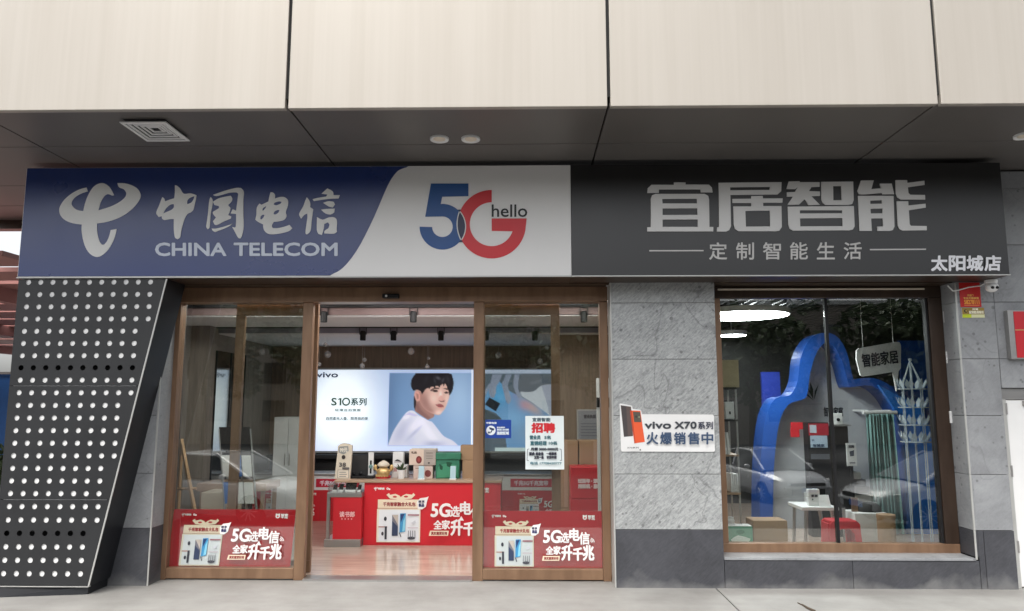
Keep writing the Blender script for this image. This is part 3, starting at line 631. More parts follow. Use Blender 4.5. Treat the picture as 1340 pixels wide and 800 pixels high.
obj('slanted_return', MB().hexa([(e2[0]-.03, YP+.001, e2[1]), (e2[0]+.002, YP+.001, e2[1]), (e2[0]+.002, .02, e2[1]), (e2[0]-.03, .02, e2[1]), (e1[0]-.03, YP+.001, e1[1]), (e1[0]+.002, YP+.001, e1[1]), (e1[0]+.002, .02, e1[1]), (e1[0]-.03, .02, e1[1])]), M['charcoal_side'], pc)
obj('edge_trim', MB().hexa([(e2[0]-.006, YP-.008, e2[1]), (e2[0]+.006, YP-.008, e2[1]), (e2[0]+.006, YP+.001, e2[1]), (e2[0]-.006, YP+.001, e2[1]), (e1[0]-.006, YP-.008, e1[1]), (e1[0]+.006, YP-.008, e1[1]), (e1[0]+.006, YP+.001, e1[1]), (e1[0]-.006, YP+.001, e1[1])]), M['trim'], pc)
obj('side_panel', B(XLf-.012, YP-.003, zbot, XLf-.001, .45, ztop), M['charcoal'], pc)
obj('bottom_trim', B(XLf, YP-.007, zbot-.008, e2[0], YP+.03, zbot-.001), M['trim'], pc)
xg0, yg0 = PG(-9, 784, 0)
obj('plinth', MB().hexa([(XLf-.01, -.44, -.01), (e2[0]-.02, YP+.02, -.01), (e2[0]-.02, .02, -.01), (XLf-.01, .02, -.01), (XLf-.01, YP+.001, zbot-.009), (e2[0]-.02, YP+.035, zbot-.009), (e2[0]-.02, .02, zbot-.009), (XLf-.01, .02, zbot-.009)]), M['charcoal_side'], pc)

# ============================================================ door front
YD = .22
zh0, zh1 = PZ(520, 395.5, YD), zbm-.012
dl0, dl1 = PX(209, 570, YD), PX(227, 570, YD)
ml0, ml1 = PX(390.5, 570, YD), PX(404, 570, YD); mr0, mr1 = PX(619, 570, YD), PX(632.5, 570, YD)
dr0, dr1 = PX(787, 570, YD), PX(801, 570, YD)
df = thing('shop_entrance', 'wide brown framed glass entrance standing open between two glass side panels', 'shop door', ((ml1+mr0)/2, YD+.1, 0))
def stile(name, x0, x1, z0, z1, y0=YD, y1=YD+.12, m='bronze', parent=None): return obj(name, B(x0, y0, z0, x1, y1, z1), M[m], parent or df, bevel=.004)
XHr = XP0-.013
stile('header', XL1+.013, XHr, zh0, zh1, YD-.03, YD+.16)
for x0, x1, yy in ((dl0, dl1, YD+.12), (ml0, ml1, YD+.066), (mr0, mr1, YD+.066)): stile('jamb', x0, x1, -.0, zh0-.001, y1=yy)
stile('jamb', dr0, XHr, 0, zh0-.001)
zr1 = PZ(300, 743.5, YD)
stile('bottom_rail', dl1+.001, ml0-.001, .012, zr1); stile('bottom_rail', mr1+.001, dr0-.001, .012, zr1)
obj('threshold', B(ml1, YD-.04, -.001, mr0, YD+.45, .018), M['steel'], df)
obj('glass_pane', B(dl1-.005, YD+.055, zr1-.004, ml0+.005, YD+.063, zh0+.002), M['glass'], df)
obj('glass_pane', B(mr1-.005, YD+.055, zr1-.004, dr0+.005, YD+.063, zh0+.002), M['glass'], df)
# slid-open leaves behind the side panels
YSL = YD+.22
def leaf(x0, x1, edge_left):
    l = obj('sliding_leaf', B(x0, YSL, zh0-.10, x1, YSL+.05, zh0+.04), M['bronze'], df, bevel=.003)
    obj('bottom_rail', B(x0, YSL, .02, x1, YSL+.05, .13), M['bronze'], l, bevel=.003)
    for a_, b_ in ((x0, x0+.085), (x1-.085, x1)):
        obj('stile', B(a_, YSL-.001, .131, b_, YSL+.051, zh0-.101), M['bronze'], l, bevel=.003)
    obj('glass_pane', B(x0+.085, YSL+.02, .131, x1-.085, YSL+.027, zh0-.101), M['glass_in'], l)
leaf(PX(304, 520, YSL), ml1-.01, True); leaf(mr0+.01, PX(733, 520, YSL), False)
sx0, sz0, sx1, sz1 = RC(501, 385.5, 523, 391, YD-.03)
sn = obj('door_sensor', B(sx0, YD-.075, sz0, sx1, YD-.03, sz1), M['black'], df, bevel=.008)
obj('sensor_eye', MB().lathe([(.012, 0), (.010, -.004)], (sx0+.04, YD-.0755, (sz0+sz1)/2), 10, 'y'), M['letter'], sn)
obj('lintel', B(XL0, .03, zbm-.011, XW0, .5, zbm+.4), M['bronze_dark'], df)

# ============================================================ display window
YWN = .22
wz0, wz1 = PZ(1090, 722, YWN), zbm-.013
wf = thing('display_window', 'large brown framed display window of two panes with thin dark mullion', 'window', (PX(1090, 560, YWN), YWN+.05, wz0))
wx0, wx1 = XP1+.0, XW0-.03
gx0, gx1 = PX(948, 550, YWN), PX(1226, 550, YWN)
gz0, gz1 = PZ(1090, 711.5, YWN), PZ(1090, 390, YWN)
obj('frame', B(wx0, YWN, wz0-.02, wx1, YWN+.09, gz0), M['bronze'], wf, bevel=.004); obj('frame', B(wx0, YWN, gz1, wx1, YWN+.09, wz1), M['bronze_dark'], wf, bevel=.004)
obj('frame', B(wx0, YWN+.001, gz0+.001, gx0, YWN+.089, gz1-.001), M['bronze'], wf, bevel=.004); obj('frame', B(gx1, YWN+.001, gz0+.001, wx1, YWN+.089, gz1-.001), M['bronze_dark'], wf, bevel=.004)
obj('bead', B(gx1-.02, YWN+.02, gz0+.001, gx1-.0005, YWN+.08, gz1-.001), M['black'], wf)
zc_ = PZ(1090, 378.5, YWN-.01); obj('cover_strip', B(gx0-.02, YWN-.012, zc_-.008, gx1-.03, YWN-.0005, zc_+.008), M['cream'], wf, bevel=.003)
mx0, mx1 = PX(1086.3, 550, YWN+.04), PX(1090, 550, YWN+.04)
obj('mullion', B(mx0, YWN+.025, gz0+.001, mx1, YWN+.065, gz1-.001), M['black'], wf)
for a_, b_ in ((gx0-.005, mx0-.0005), (mx1+.0005, gx1+.005)): obj('glass_pane', B(a_, YWN+.042, gz0-.003, b_, YWN+.05, gz1+.003), M['glass'], wf)
for px, py in ((1236.5, 415), (1240, 468), (1244.5, 546)):
    x, z = P(px, py, YWN-.01); obj('bracket', B(x-.012, YWN-.018, z-.055, x+.012, YWN-.0005, z+.055), M['white'], wf, bevel=.004)

# ============================================================ things at the right end
x, z = P(1297, 371, -.12)
cc = thing('security_camera', 'white dome security camera under the corner of the black sign', 'camera', (x, -.12, zbm-.1))
obj('mount', MB().lathe([(.052, 0), (.052, -.022), (.045, -.03)], (x, -.12, zbm-.014), 20), M['white'], cc, smooth=False)
obj('housing', MB().ball((x, -.125, zbm-.075), .052, 18, (1.05, 1, .95)), M['white'], cc, smooth=True)
for dx in (-.022, .018): obj('lens', MB().ball((x+dx, -.172, zbm-.088), .016, 12, (1, .6, .8)), M['black'], cc, smooth=True)
cb = MB(); pts = [P(px, py, -.03) for px, py in ((1240, 374), (1247, 381), (1254, 380), (1268, 376), (1283, 374), (1294, 368))]
for (x0, z0), (x1, z1) in zip(pts[:-1], pts[1:]): cb.tube((x0, -.03, z0), (x1, -.03, z1), .006, n=6)
tag(obj('camera_cable', cb, M['white']), 'thin pale cable looping to the dome camera', 'cable')
st = thing('red_sticker', 'red printed phone number sticker at the top of the stone wall', 'sticker', (PX(1268, 400, 0), -.01, PZ(1268, 402, 0)))
X0, Z0, X1, Z1 = RC(1256, 370, 1283, 402, -.005)
a = Art(boxmap(0, 0, 100, 120, X0, Z0, X1, Z1), -.0065); a.rect(0, 0, 100, 120, (196, 30, 28)); a.text('防盗门', 36, 58, 64, 68, (240, 180, 90), .5); a.text('专业开锁换锁', 14, 72, 88, 82, (245, 190, 100), .5); a.text('58278111', 16, 86, 88, 106, (250, 170, 70), 1); a.line((14, 112), (88, 112), 3, (240, 160, 90))
a.build('print', st); obj('sheet', B(X0, -.0062, Z0, X1, -.001, Z1), M['red'], st)
st = thing('yellow_sticker', 'small yellow and green printed sticker below the red sticker', 'sticker', (PX(1272, 409, 0), -.01, PZ(1272, 416, 0)))
X0, Z0, X1, Z1 = RC(1259, 403, 1288, 416, -.005)
a = Art(boxmap(0, 0, 100, 48, X0, Z0, X1, Z1), -.0065); a.rect(0, 0, 100, 48, (150, 125, 50)); a.rect(0, 32, 40, 48, (190, 205, 40)); a.rect(40, 32, 100, 48, (215, 215, 170)); a.disc(16, 16, 8, (30, 28, 25)); a.disc(18, 15, 4, (190, 160, 70)); a.text('开锁', 46, 3, 72, 12, (250, 245, 220), .6); a.text('配钥匙保险柜', 30, 15, 95, 29, (250, 245, 220), .6)
a.build('print', st); obj('sheet', B(X0, -.0062, Z0, X1, -.001, Z1), M['cream'], st)
X0, Z0, X1, Z1 = RC(1321, 406, 1372, 470, -.06)
rs = thing('red_lightbox_sign', 'red sign box with grey frame mounted beside the white side door', 'sign', ((X0+X1)/2, -.04, Z0))
obj('frame', B(X0, -.06, Z0, X1, -.003, Z1), M['steel'], rs, bevel=.004); obj('red_face', B(X0+.05, -.064, Z0+.012, X1-.012, -.0605, Z1-.012), M['red'], rs)
zl_ = PZ(1335, 432, -.065); obj('gold_line', B(X0+.05, -.067, zl_-.004, X1-.012, -.0645, zl_+.004), M['gold'], rs)
sdr = thing('side_door', 'white metal door with grey frame set in the stone wall', 'door', (XDR+.6, .1, 0))
obj('frame', B(XDR+.002, .035, zdt-.10, XDR+1.248, .14, zdt-.002), M['steel'], sdr, bevel=.003)
for a_ in (XDR+.002, XDR+1.198): obj('frame', B(a_, .036, 0, a_+.05, .139, zdt-.101), M['trim'], sdr, bevel=.003)
obj('door_leaf', B(XDR+.055, .05, .01, XDR+1.195, .10, zdt-.104), M['white'], sdr, bevel=.004)
for k in (.35, 1.0, 1.55): obj('hinge', MB().tube((XDR+.05, .042, k-.05), (XDR+.05, .042, k+.05), .012), M['steel'], sdr)
obj('door_closer', B(XDR+.2, .02, zdt-.16, XDR+.5, .05, zdt-.115), M['steel'], sdr, bevel=.006)
# promotional board on the pillar
YB = -.012
pb = thing('phone_promotion_board', 'white cut-out phone sale board with two phones fixed to the stone pillar', 'sign board', (PX(873, 560, 0), -.01, PZ(873, 592, 0)))
zp = zmap(800, 520, 9.241, YB)
outl = [(100, 80), (115, 75), (240, 100), (255, 115), (258, 140), (350, 152), (363, 170), (372, 205), (1225, 210), (1240, 225), (1253, 645), (1243, 660), (130, 657), (118, 640)]
obj('board', MB().prism([zp(*p) for p in outl], YB, -.001), M['white'], pb)
a = Art(zp, YB-.0004)
a.poly([(112, 97), (238, 115), (262, 470), (152, 480)], (92, 78, 74)); a.poly([(120, 105), (180, 113), (200, 475), (155, 478)], (72, 66, 66)); a.poly([(225, 160), (350, 165), (405, 540), (278, 558)], (226, 92, 52)); a.poly([(260, 175), (348, 180), (362, 303), (275, 300)], (88, 82, 72)); a.poly([(225, 160), (245, 158), (292, 555), (278, 558)], (190, 70, 40)); a.disc(300, 235, 14, (60, 58, 56)); a.disc(335, 240, 10, (140, 150, 120))
a.text('vivo', 405, 300, 718, 378, (62, 66, 72), 5); a.text('X70', 765, 298, 1025, 378, (62, 66, 72), 5); a.text('系列', 1045, 298, 1225, 384, (62, 66, 82), 3)
for i, ch in enumerate('火爆销售中'): a.text(ch, 425+i*165, 425, 560+i*165, 565, (62, 82, 110), 5)
a.text('X70系列', 185, 598, 325, 618, (120, 120, 120), 1); a.rect(335, 625, 352, 642, (110, 110, 110))
a.build('print', pb)

tw = MB(); q = [PG(px, py, .004) for px, py in ((1044, 789), (1050, 792), (1058, 797), (1066, 801))]
for (x0, y0), (x1, y1), r_ in zip(q[:-1], q[1:], (.004, .007, .009)): tw.tube((x0, y0, r_), (x1, y1, r_+.001), r_, r_+.002, 6)
tag(obj('fallen_twig', tw, M['bark']), 'short dark curved twig lying on the pale paving', 'twig')
# ============================================================ red telecom posters
def red_poster(name, label, X0, Z0, X1, Z1, Y, group, parent=None, skew=0):
    """drawn in the units of the sheet: 1225 wide, 570 high"""
    mp0 = boxmap(65, 50, 1290, 620, X0, Z0, X1, Z1)
    def mp(x, y):
        X, Z = mp0(x, y); return X+skew*(Z-Z0)/(Z1-Z0)*.035-skew*.0175, Z
    if parent is None:
        t = thing(name, label, 'poster', ((X0+X1)/2, Y, Z0), group)
        c = [mp(65, 50), mp(1290, 50), mp(1290, 620), mp(65, 620)]
        obj('sheet', MB().prism(c, Y, Y+.002), M['white'], t)
    else: t = parent
    a = Art(mp, Y-.0002, .0003)
    W, RD, CR, DK = (246, 242, 240), (206, 34, 46), (240, 222, 196), (60, 62, 72)
    a.poly([(65, 50), (1290, 50), (1290, 620), (65, 620)], RD)
    a.poly([(145+p[0]*.045, 84+p[1]*.052) for p in LOGO[::3]], W); a.text('中国电信', 184, 92, 245, 112, W, 1.5); a.disc(275, 102, 11, W); a.disc(293, 107, 8, W); a.disc(275, 102, 4, RD)
    a.disc(1115, 115, 22, W); a.disc(1115, 118, 9, RD); a.disc(1100, 96, 8, W); a.disc(1130, 96, 8, W); a.text('智家', 1148, 92, 1218, 116, W, 2); a.text('千兆', 1148, 118, 1218, 138, W, 1.5)
    # gift box
    a.poly([(265, 160), (290, 142), (300, 160), (350, 150), (385, 165), (400, 180), (420, 165), (450, 150), (505, 158), (515, 140), (535, 160), (500, 195), (430, 203), (370, 203), (300, 195)], CR)
    a.disc(345, 178, 20, (190, 60, 60), 9); a.disc(448, 176, 20, (190, 60, 60), 9)
    a.rect(188, 203, 600, 290, CR); a.rect(188, 280, 600, 290, (214, 186, 158)); a.rect(182, 292, 585, 600, (236, 226, 206)); a.rect(200, 300, 572, 590, (232, 236, 240))
    a.text('千兆智家融合大礼包', 238, 228, 538, 266, (150, 40, 46), 1.5)
    a.poly([(550, 225), (580, 190), (640, 182), (660, 172), (645, 220), (635, 270), (600, 295), (560, 290)], W); a.text('尊享', 565, 210, 622, 234, (60, 60, 90), 1); a.text('新品', 570, 238, 618, 270, (60, 60, 110), 2)
    a.disc(262, 382, 13, DK, 20); a.rect(200, 452, 280, 462, (180, 140, 130)); a.rect(258, 452, 278, 572, DK); a.disc(238, 520, 11, DK, 18)
    a.rect(325, 345, 380, 540, (52, 66, 96)); a.poly([(325, 345), (380, 345), (380, 440), (350, 400)], (196, 186, 176)); a.poly([(325, 345), (350, 385), (380, 440), (380, 455), (325, 400)], (120, 120, 130))
    a.poly([(398, 332), (452, 330), (448, 500), (395, 510)], (66, 150, 200)); a.poly([(402, 340), (440, 335), (405, 420)], (40, 60, 110)); a.poly([(430, 400), (450, 350), (447, 490), (420, 500)], (140, 210, 235)); a.line((395, 510), (410, 550), 8, DK)
    a.rect(470, 340, 575, 352, (150, 90, 100)); a.rect(470, 462, 565, 468, (190, 170, 180)); a.poly([(500, 420), (540, 395), (545, 420), (520, 435)], (205, 208, 214)); a.disc(505, 560, 36, (70, 72, 80), 14)
    for xx in (478, 498, 518, 538): a.line((xx, 490), (xx+(xx-508)*.05, 558), 6, (110, 112, 120))
    # slogans
    a.text('5G', 685, 240, 855, 360, W, 6, shear=.06); a.text('选', 862, 262, 948, 360, W, 3); a.text('电', 955, 222, 1052, 338, W, 5); a.text('信', 1055, 258, 1158, 375, W, 4)
    for r in (22, 36, 50): a.poly(arcp(1160, 358, r, -75, -5, 8)+arcp(1160, 358, r-7, -5, -75, 8), W)
    a.text('全', 712, 395, 785, 474, W, 3.4); a.text('家', 788, 392, 860, 474, W, 3.2); a.text('升', 872, 388, 975, 530, W, 6); a.poly([(940, 395), (965, 352), (990, 395)], W); a.text('千', 988, 408, 1085, 530, W, 6); a.text('兆', 1090, 385, 1200, 528, W, 6)
    a.poly([(680, 488), (852, 488), (845, 535), (668, 535)], CR); a.text('真实惠更好用', 690, 498, 835, 526, (150, 50, 50), 1.5)
    a.build('print', t)
    return t
X0, Z0, X1, Z1 = RC(222.5, 667, 383, 743.2, YD+.054)
red_poster('red_poster', 'red 5G gift box poster stuck inside the glass left of the open doorway, corner curling', X0, Z0, X1, Z1, YD+.0655, 'red 5G posters', skew=1)
X0, Z0, X1, Z1 = RC(632.5, 669, 788, 744.5, YD+.054)
red_poster('red_poster', 'red 5G gift box poster inside the glass below the handwritten notice', X0, Z0, X1, Z1, YD+.0655, 'red 5G posters')
# stickers on the right side glass
YG = YD+.0545
X0, Z0, X1, Z1 = RC(635, 549.5, 669, 573.5, YG)
t = thing('surveillance_notice', 'small blue and white camera surveillance sticker on the door glass', 'sticker', ((X0+X1)/2, YG, Z0))
obj('sheet', B(X0, YG-.002, Z0, X1, YG, Z1), M['white'], t)
a = Art(boxmap(85, 75, 350, 260, X0, Z0, X1, Z1), YG-.0022, .0003); a.rect(85, 75, 350, 260, (24, 66, 156)); a.text('中国电信', 95, 98, 200, 116, (240, 245, 250), 1.5); a.disc(143, 182, 48, (240, 244, 248)); a.poly([(125, 150), (180, 165), (170, 185), (130, 172)], (30, 50, 90)); a.poly([(148, 180), (160, 178), (150, 205), (140, 200)], (30, 50, 90)); a.text('监控', 112, 195, 140, 212, (30, 50, 90), 1)
a.text('安全提示', 205, 145, 285, 160, (230, 240, 250), 1.5); a.text('您已进入公共视频', 205, 166, 325, 184, (230, 240, 250), 1.5); a.text('监控区域', 205, 194, 325, 224, (230, 240, 250), 3); a.build('print', t)
X0, Z0, X1, Z1 = RC(687.5, 544.5, 738, 614.5, YG)
t = thing('recruitment_notice', 'white handwritten recruitment notice with red brush characters taped to the glass', 'notice', ((X0+X1)/2, YG, Z0))
obj('sheet', B(X0, YG-.002, Z0, X1, YG, Z1), M['white'], t)
a = Art(boxmap(495, 38, 888, 583, X0, Z0, X1, Z1), YG-.0022, .0003); a.rect(495, 38, 888, 583, (232, 240, 240))
a.text('宜居智能', 568, 58, 750, 95, (70, 90, 100), 2); a.text('招聘', 562, 112, 795, 208, (214, 40, 50), 6); a.text('营业员', 540, 238, 648, 278, (60, 110, 120), 2); a.text('5名', 690, 240, 752, 275, (60, 110, 120), 2)
a.text('直销经理', 545, 295, 710, 338, (60, 110, 120), 2); a.text('10名', 735, 298, 815, 332, (60, 110, 120), 2); a.text('月薪 3000-5000元', 550, 362, 828, 390, (40, 44, 60), 2.5); a.text('要求: 形象佳', 535, 408, 678, 440, (40, 44, 60), 2.5); a.text('一经录用', 710, 408, 808, 436, (40, 44, 60), 2.5)
a.text('五险一金', 585, 445, 680, 474, (40, 44, 60), 2.5); a.text('享受年假', 710, 445, 810, 472, (40, 44, 60), 2.5); a.text('电话 17708430777', 545, 505, 860, 532, (90, 130, 140), 2)
for xx, s_ in ((515, 1), (858, -1)): a.line((xx, 378), (xx-4*s_, 490), 5, (40, 44, 60)); a.line((xx, 378), (xx+18*s_, 374), 5, (40, 44, 60)); a.line((xx-4*s_, 490), (xx+14*s_, 492), 5, (40, 44, 60))
a.build('print', t)

# ============================================================ left shop interior
XB = XL0+.08
XI0, XI1 = -3.85, PX(770, 500, 4.2); YB_ = 4.5; ZI = .02
XW = XP0+.35           # party wall
struct('shop_floor', B(XB, YD+.13, -.05, XW-.08, YB_, ZI), M['floor'])
struct('showroom_floor', B(XW+.08, YD+.13, -.05, 7.3, 5.4, ZI+.001), M['floor'])
struct('party_wall', B(XW-.08, .42, -.05, XW+.08, 5.4, 3.2), M['greywall'])
struct('back_wall', B(XB, YB_, -.05, XW-.08, YB_+.1, 3.3), M['wallwood'])
struct('showroom_back_wall', B(XW+.08, 5.4, -.05, 7.5, 5.5, 3.3), M['darkwall'])
struct('showroom_right_wall', B(7.2, .5, -.05, 7.3, 5.4, 3.3), M['darkwall'])
struct('left_wall', B(XI0-.1, 2.3, -.05, XI0, YB_, 3.3), M['greywall'])
struct('left_wall', B(XB, 2.2, -.05, XI0-.0, 2.299, 3.3), M['greywall'])
struct('left_wall', B(XB-.08, .5, -.05, XB, YB_+.1, 3.3), M['stone_smooth'])
struct('unseen_roof_slab', B(XB-.08, .36, 3.3, 7.6, 5.6, 3.5), M['joint'])  # unseen slab, added to close the rooms off from skylight
zc1, zc2, zc3 = 2.46, 2.54, 2.66
YC1, YC2 = 2.48, 1.25
ce = MB().box(XB, YC1, zc1, XW-.08, YB_, 2.9); struct('ceiling', ce, M['whitewall'])
struct('ceiling_step', B(XB, YC1-.03, zc1+.012, XW-.08, YC1-.001, 2.9), M['purple'])
struct('ceiling', B(XB, YC2, zc2, XW-.08, YC1-.031, 2.9), M['whitewall'])
struct('ceiling_step', B(XB, YC2-.03, zc2+.012, XW-.08, YC2-.001, 2.9), M['mauve'])
struct('ceiling', B(XB, YD+.14, zc3+.06, XW-.08, YC2-.031, 2.9), M['whitewall'])
# ceiling lights: strips added out of view to brighten the shop, and round lamps
def lamp_disc(x, y, z, r, label, group):
    t = thing('ceiling_lamp', label, 'lamp', (x, y, z), group)
    obj('diffuser', MB().lathe([(.001, .0), (r*.97, 0), (r*.99, .012), (r*.99, .02)], (x, y, z), 40), M['lamp'], t)
    obj('rim', MB().lathe([(r*.995, .004), (r*1.01, .004), (r*1.01, .07), (r*.2, .075)], (x, y, z), 40), M['white'], t)
    return t
for i, (x, y) in enumerate(((-2.9, .68), (-1.15, .68), (.4, .68))):
    t = thing('fill_strip', 'white fill strip light hidden behind the door header, added to brighten the shop', 'light', (x, y, zc3), 'fill strips added behind the header')
    obj('diffuser', B(x-.65, y-.17, zc3+.0, x+.65, y+.15, zc3+.03), M['fillstrip'], t); obj('housing', B(x-.67, y-.18, zc3+.031, x+.67, y+.16, zc3+.059), M['white'], t)
# track spotlights
def spot(px, py, Y, zc, label, h=.135):
    x, z = P(px, py, Y); t = thing('track_spotlight', label, 'spotlight', (x, Y, z-h/2), 'black spotlights on the ceiling tracks')
    obj('barrel', MB().lathe([(.030, -.075), (.036, -.07), (.036, .03), (.028, .045)], (x, Y, z), 16), M['black'], t)
    yk = MB(); yk.box(x-.044, Y-.012, z, x-.039, Y+.012, z+.085); yk.box(x+.039, Y-.012, z, x+.044, Y+.012, z+.085); yk.box(x-.044, Y-.012, z+.085, x+.044, Y+.012, z+.092)
    obj('yoke', yk, M['black'], t)
    obj('track_adapter', B(x-.05, Y-.02, z+.0925, x+.05, Y+.02, max(z+.12, zc)), M['black'], t)
for i, px in enumerate((424, 541, 764)): spot(px, 413, 1.2, zc3-.0, ['black spotlight near the door jamb, front track', 'black spotlight under the door sensor, front track', 'black spotlight above the brown wall by the stone pillar'][i])
for i, px in enumerate((475, 515, 577, 636, 700)): spot(px, 438, 2.40, zc2, ['black spotlight on the rear track above the S10 lettering', 'black spotlight on the rear track between two others above the lightbox', 'black spotlight on the rear track above the portrait', 'black spotlight on the rear track behind the slim door post', 'black spotlight on the rear track above the hand and phone picture'][i])
for nm, Y, z in (('front_track', 1.2, zc3-.03), ('rear_track', 2.40, zc2-.012)):
    tag(obj('lighting_track', B(XI0, Y-.018, z, XW-.1, Y+.018, z+.012+(.03 if Y < 2 else 0)), M['black']), 'thin black ceiling track carrying the %s row of spotlights' % nm.split('_')[0], 'light track')
zt_ = zc3-.03; tag(obj('track_hanger', B(XI0+.5, 1.19, zt_+.04, XI0+.52, 1.21, 2.72), M['black']), 'thin black rod holding up the front lighting track', 'rod')
# little glass balls on strings
for i, (px, py, r) in enumerate(((426, 451, 3), (429, 464, 4.4), (417.5, 477, 3), (477, 471, 2.8), (474, 479, 3.4), (538, 460, 4.4), (561, 469, 2), (559, 480, 3), (667, 420, 4.4), (663, 436, 4), (652, 465, 4), (707, 473, 4), (750, 456, 4.5), (716, 455, 3), (343, 461, 4))):
    Y = 3.0+.05*(i % 4); x, z = P(px, py, Y); rr = r*(Y+CD)/F
    t = thing('glass_ball', 'small clear glass ball hanging on a thread in front of the wood wall', 'ornament', (x, Y, z-rr), 'hanging glass balls')
    obj('ball', MB().ball((x, Y, z), rr, 14), M['bulb'], t, smooth=True); obj('core', MB().ball((x, Y, z), rr*.45, 8), M['letter'], t, smooth=True)
    obj('thread', MB().tube((x, Y, z+rr*.98), (x, Y, zc1+.001), .0012, n=4), M['letter'], t)

# ------------------------------------------------------------ lightbox advertisement
YL = 4.42
lx0, lz0, lx1, lz1 = RC(409, 484, 727, 590.5, YL)
lb = thing('advertising_lightbox', 'long lit phone advertisement on the back wall with a portrait and a hand', 'lightbox', ((lx0+lx1)/2, YL, lz0))
obj('frame', B(lx0-.03, YL, lz0-.03, lx1+.03, YB_+.01, lz1+.03), M['trim'], lb)
pp = Paint(318, 107, 409, 484, 727, 590.5)
def ground(x, y):
    g = np.zeros(x.shape+(3,)); g[:] = (172, 190, 222)
    k = np.exp(-(((x-447)/44)**2+((y-535)/62)**2)); g += (np.array((240, 250, 255))-g)*np.clip(k*1.5, 0, 1)[..., None]
    k = np.clip((y-566)/25, 0, 1)*.5; g += (np.array((214, 222, 246))-g)*k[..., None]
    return g
pp.fill(ground)
# portrait, drawn in the units of an enlarged view: 500+x/6.96, 475+y/6.96
Q = lambda pts: [(500+x/6.96, 475+y/6.96) for x, y in pts]
fr_ = Q([(65, 92), (815, 92), (815, 755), (60, 755)]); bgm = pp.poly(fr_, (120, 150, 186), 0, 1, 0)
px_ = lambda x: 500+x/6.96
pp.blob(px_(60), 475+400/6.96, 28, 70, (80, 108, 146), .9, clip=bgm); pp.blob(px_(200), 475+330/6.96, 16, 40, (108, 142, 180), .7, clip=bgm); pp.blob(px_(700), 475+330/6.96, 22, 40, (152, 180, 208), .8, clip=bgm)
def hp(pts, col, soft=0, a=1, clip=None): return pp.poly(Q(pts), col, soft/6.96, a, 3, bgm if clip is None else bgm*clip)
neck = hp([(300, 330), (300, 430), (330, 460), (420, 520), (470, 500), (480, 470), (470, 420), (400, 330)], (150, 112, 104), 8)
hp([(300, 380), (330, 470), (430, 525), (440, 500), (360, 430), (330, 360)], (118, 86, 84), 25, .8, neck)
sh = hp([(60, 760), (95, 660), (130, 590), (190, 500), (240, 445), (290, 440), (340, 480), (430, 530), (460, 540), (510, 600), (570, 670), (650, 710), (705, 760)], (196, 198, 212), 8)
for (x, y, rx, ry, c, al, ro) in ((180, 640, 60, 120, (164, 168, 192), .8, .5), (420, 620, 40, 150, (222, 222, 234), .8, -.7), (330, 560, 40, 110, (224, 222, 240), .7, .9), (480, 740, 90, 26, (150, 156, 182), .8, 0), (260, 720, 50, 60, (178, 182, 204), .7, .3), (230, 480, 26, 40, (232, 230, 244), .8, .7), (300, 640, 14, 90, (162, 166, 190), .8, .8)):
    pp.blob(px_(x), 475+y/6.96, rx/6.96, ry/6.96, c, al, ro, sh*bgm)
hp([(195, 490), (250, 450), (330, 480), (300, 488), (250, 478)], (176, 172, 204), 10, .8)
face = hp([(345, 230), (300, 260), (295, 330), (325, 355), (345, 350), (370, 400), (420, 445), (482, 472), (526, 476), (552, 450), (580, 412), (600, 360), (618, 300), (620, 230), (560, 170), (420, 170)], (196, 160, 148), 8)
for (x, y, rx, ry, c, al, ro) in ((400, 370, 60, 110, (142, 104, 98), .9, -.5), (350, 300, 30, 60, (158, 112, 104), .7, 0), (470, 330, 46, 60, (226, 194, 182), .75, 0), (535, 300, 16, 50, (236, 212, 204), .8, 0), (520, 455, 40, 20, (228, 198, 188), .7, 0), (595, 330, 20, 60, (222, 192, 184), .6, 0), (440, 430, 40, 16, (150, 110, 104), .6, .6)):
    pp.blob(px_(x), 475+y/6.96, rx/6.96, ry/6.96, c, al, ro, face*bgm)
hp([(300, 262), (330, 262), (348, 300), (345, 345), (318, 350), (300, 310)], (196, 146, 136), 8); hp([(312, 280), (332, 290), (334, 325), (320, 335)], (140, 94, 88), 12, .7)
hp([(440, 250), (480, 228), (520, 232), (520, 242), (480, 240), (445, 260)], (58, 40, 38), 8); hp([(560, 236), (585, 232), (610, 246), (606, 252), (580, 244)], (58, 40, 38), 6)
hp([(455, 258), (480, 246), (508, 254), (510, 264), (480, 268)], (50, 34, 34), 6); hp([(568, 272), (585, 264), (604, 270), (600, 282), (580, 284)], (50, 34, 34), 6)
hp([(512, 330), (530, 300), (548, 300), (562, 330), (575, 340), (566, 352), (540, 356), (518, 350)], (196, 148, 138), 10, .8); hp([(518, 346), (545, 352), (574, 344), (566, 358), (538, 360)], (104, 66, 64), 6, .9)
hp([(488, 385), (520, 376), (545, 380), (566, 396), (560, 408), (530, 408), (505, 398)], (150, 84, 84), 6); hp([(500, 398), (530, 404), (560, 404), (545, 414), (520, 412)], (190, 122, 118), 5); hp([(495, 394), (530, 396), (562, 400), (530, 401)], (70, 36, 40), 3)
hair = hp([(285, 258), (262, 210), (268, 150), (300, 105), (330, 95), (600, 95), (640, 130), (652, 190), (640, 260), (612, 302), (606, 250), (585, 205), (560, 172), (548, 195), (520, 215), (490, 212), (440, 225), (400, 240), (375, 275), (362, 290), (352, 262), (320, 248)], (26, 24, 30), 6)
for f_ in ([(455, 190), (478, 238), (500, 190)], [(500, 185), (522, 232), (540, 180)], [(545, 165), (560, 215), (578, 180)], [(585, 195), (600, 250), (618, 205)], [(420, 200), (430, 246), (452, 200)]): hp(f_, (30, 27, 32), 5)
hp([(292, 300), (304, 330), (312, 360), (304, 430), (292, 400), (290, 340)], (38, 32, 36), 8)
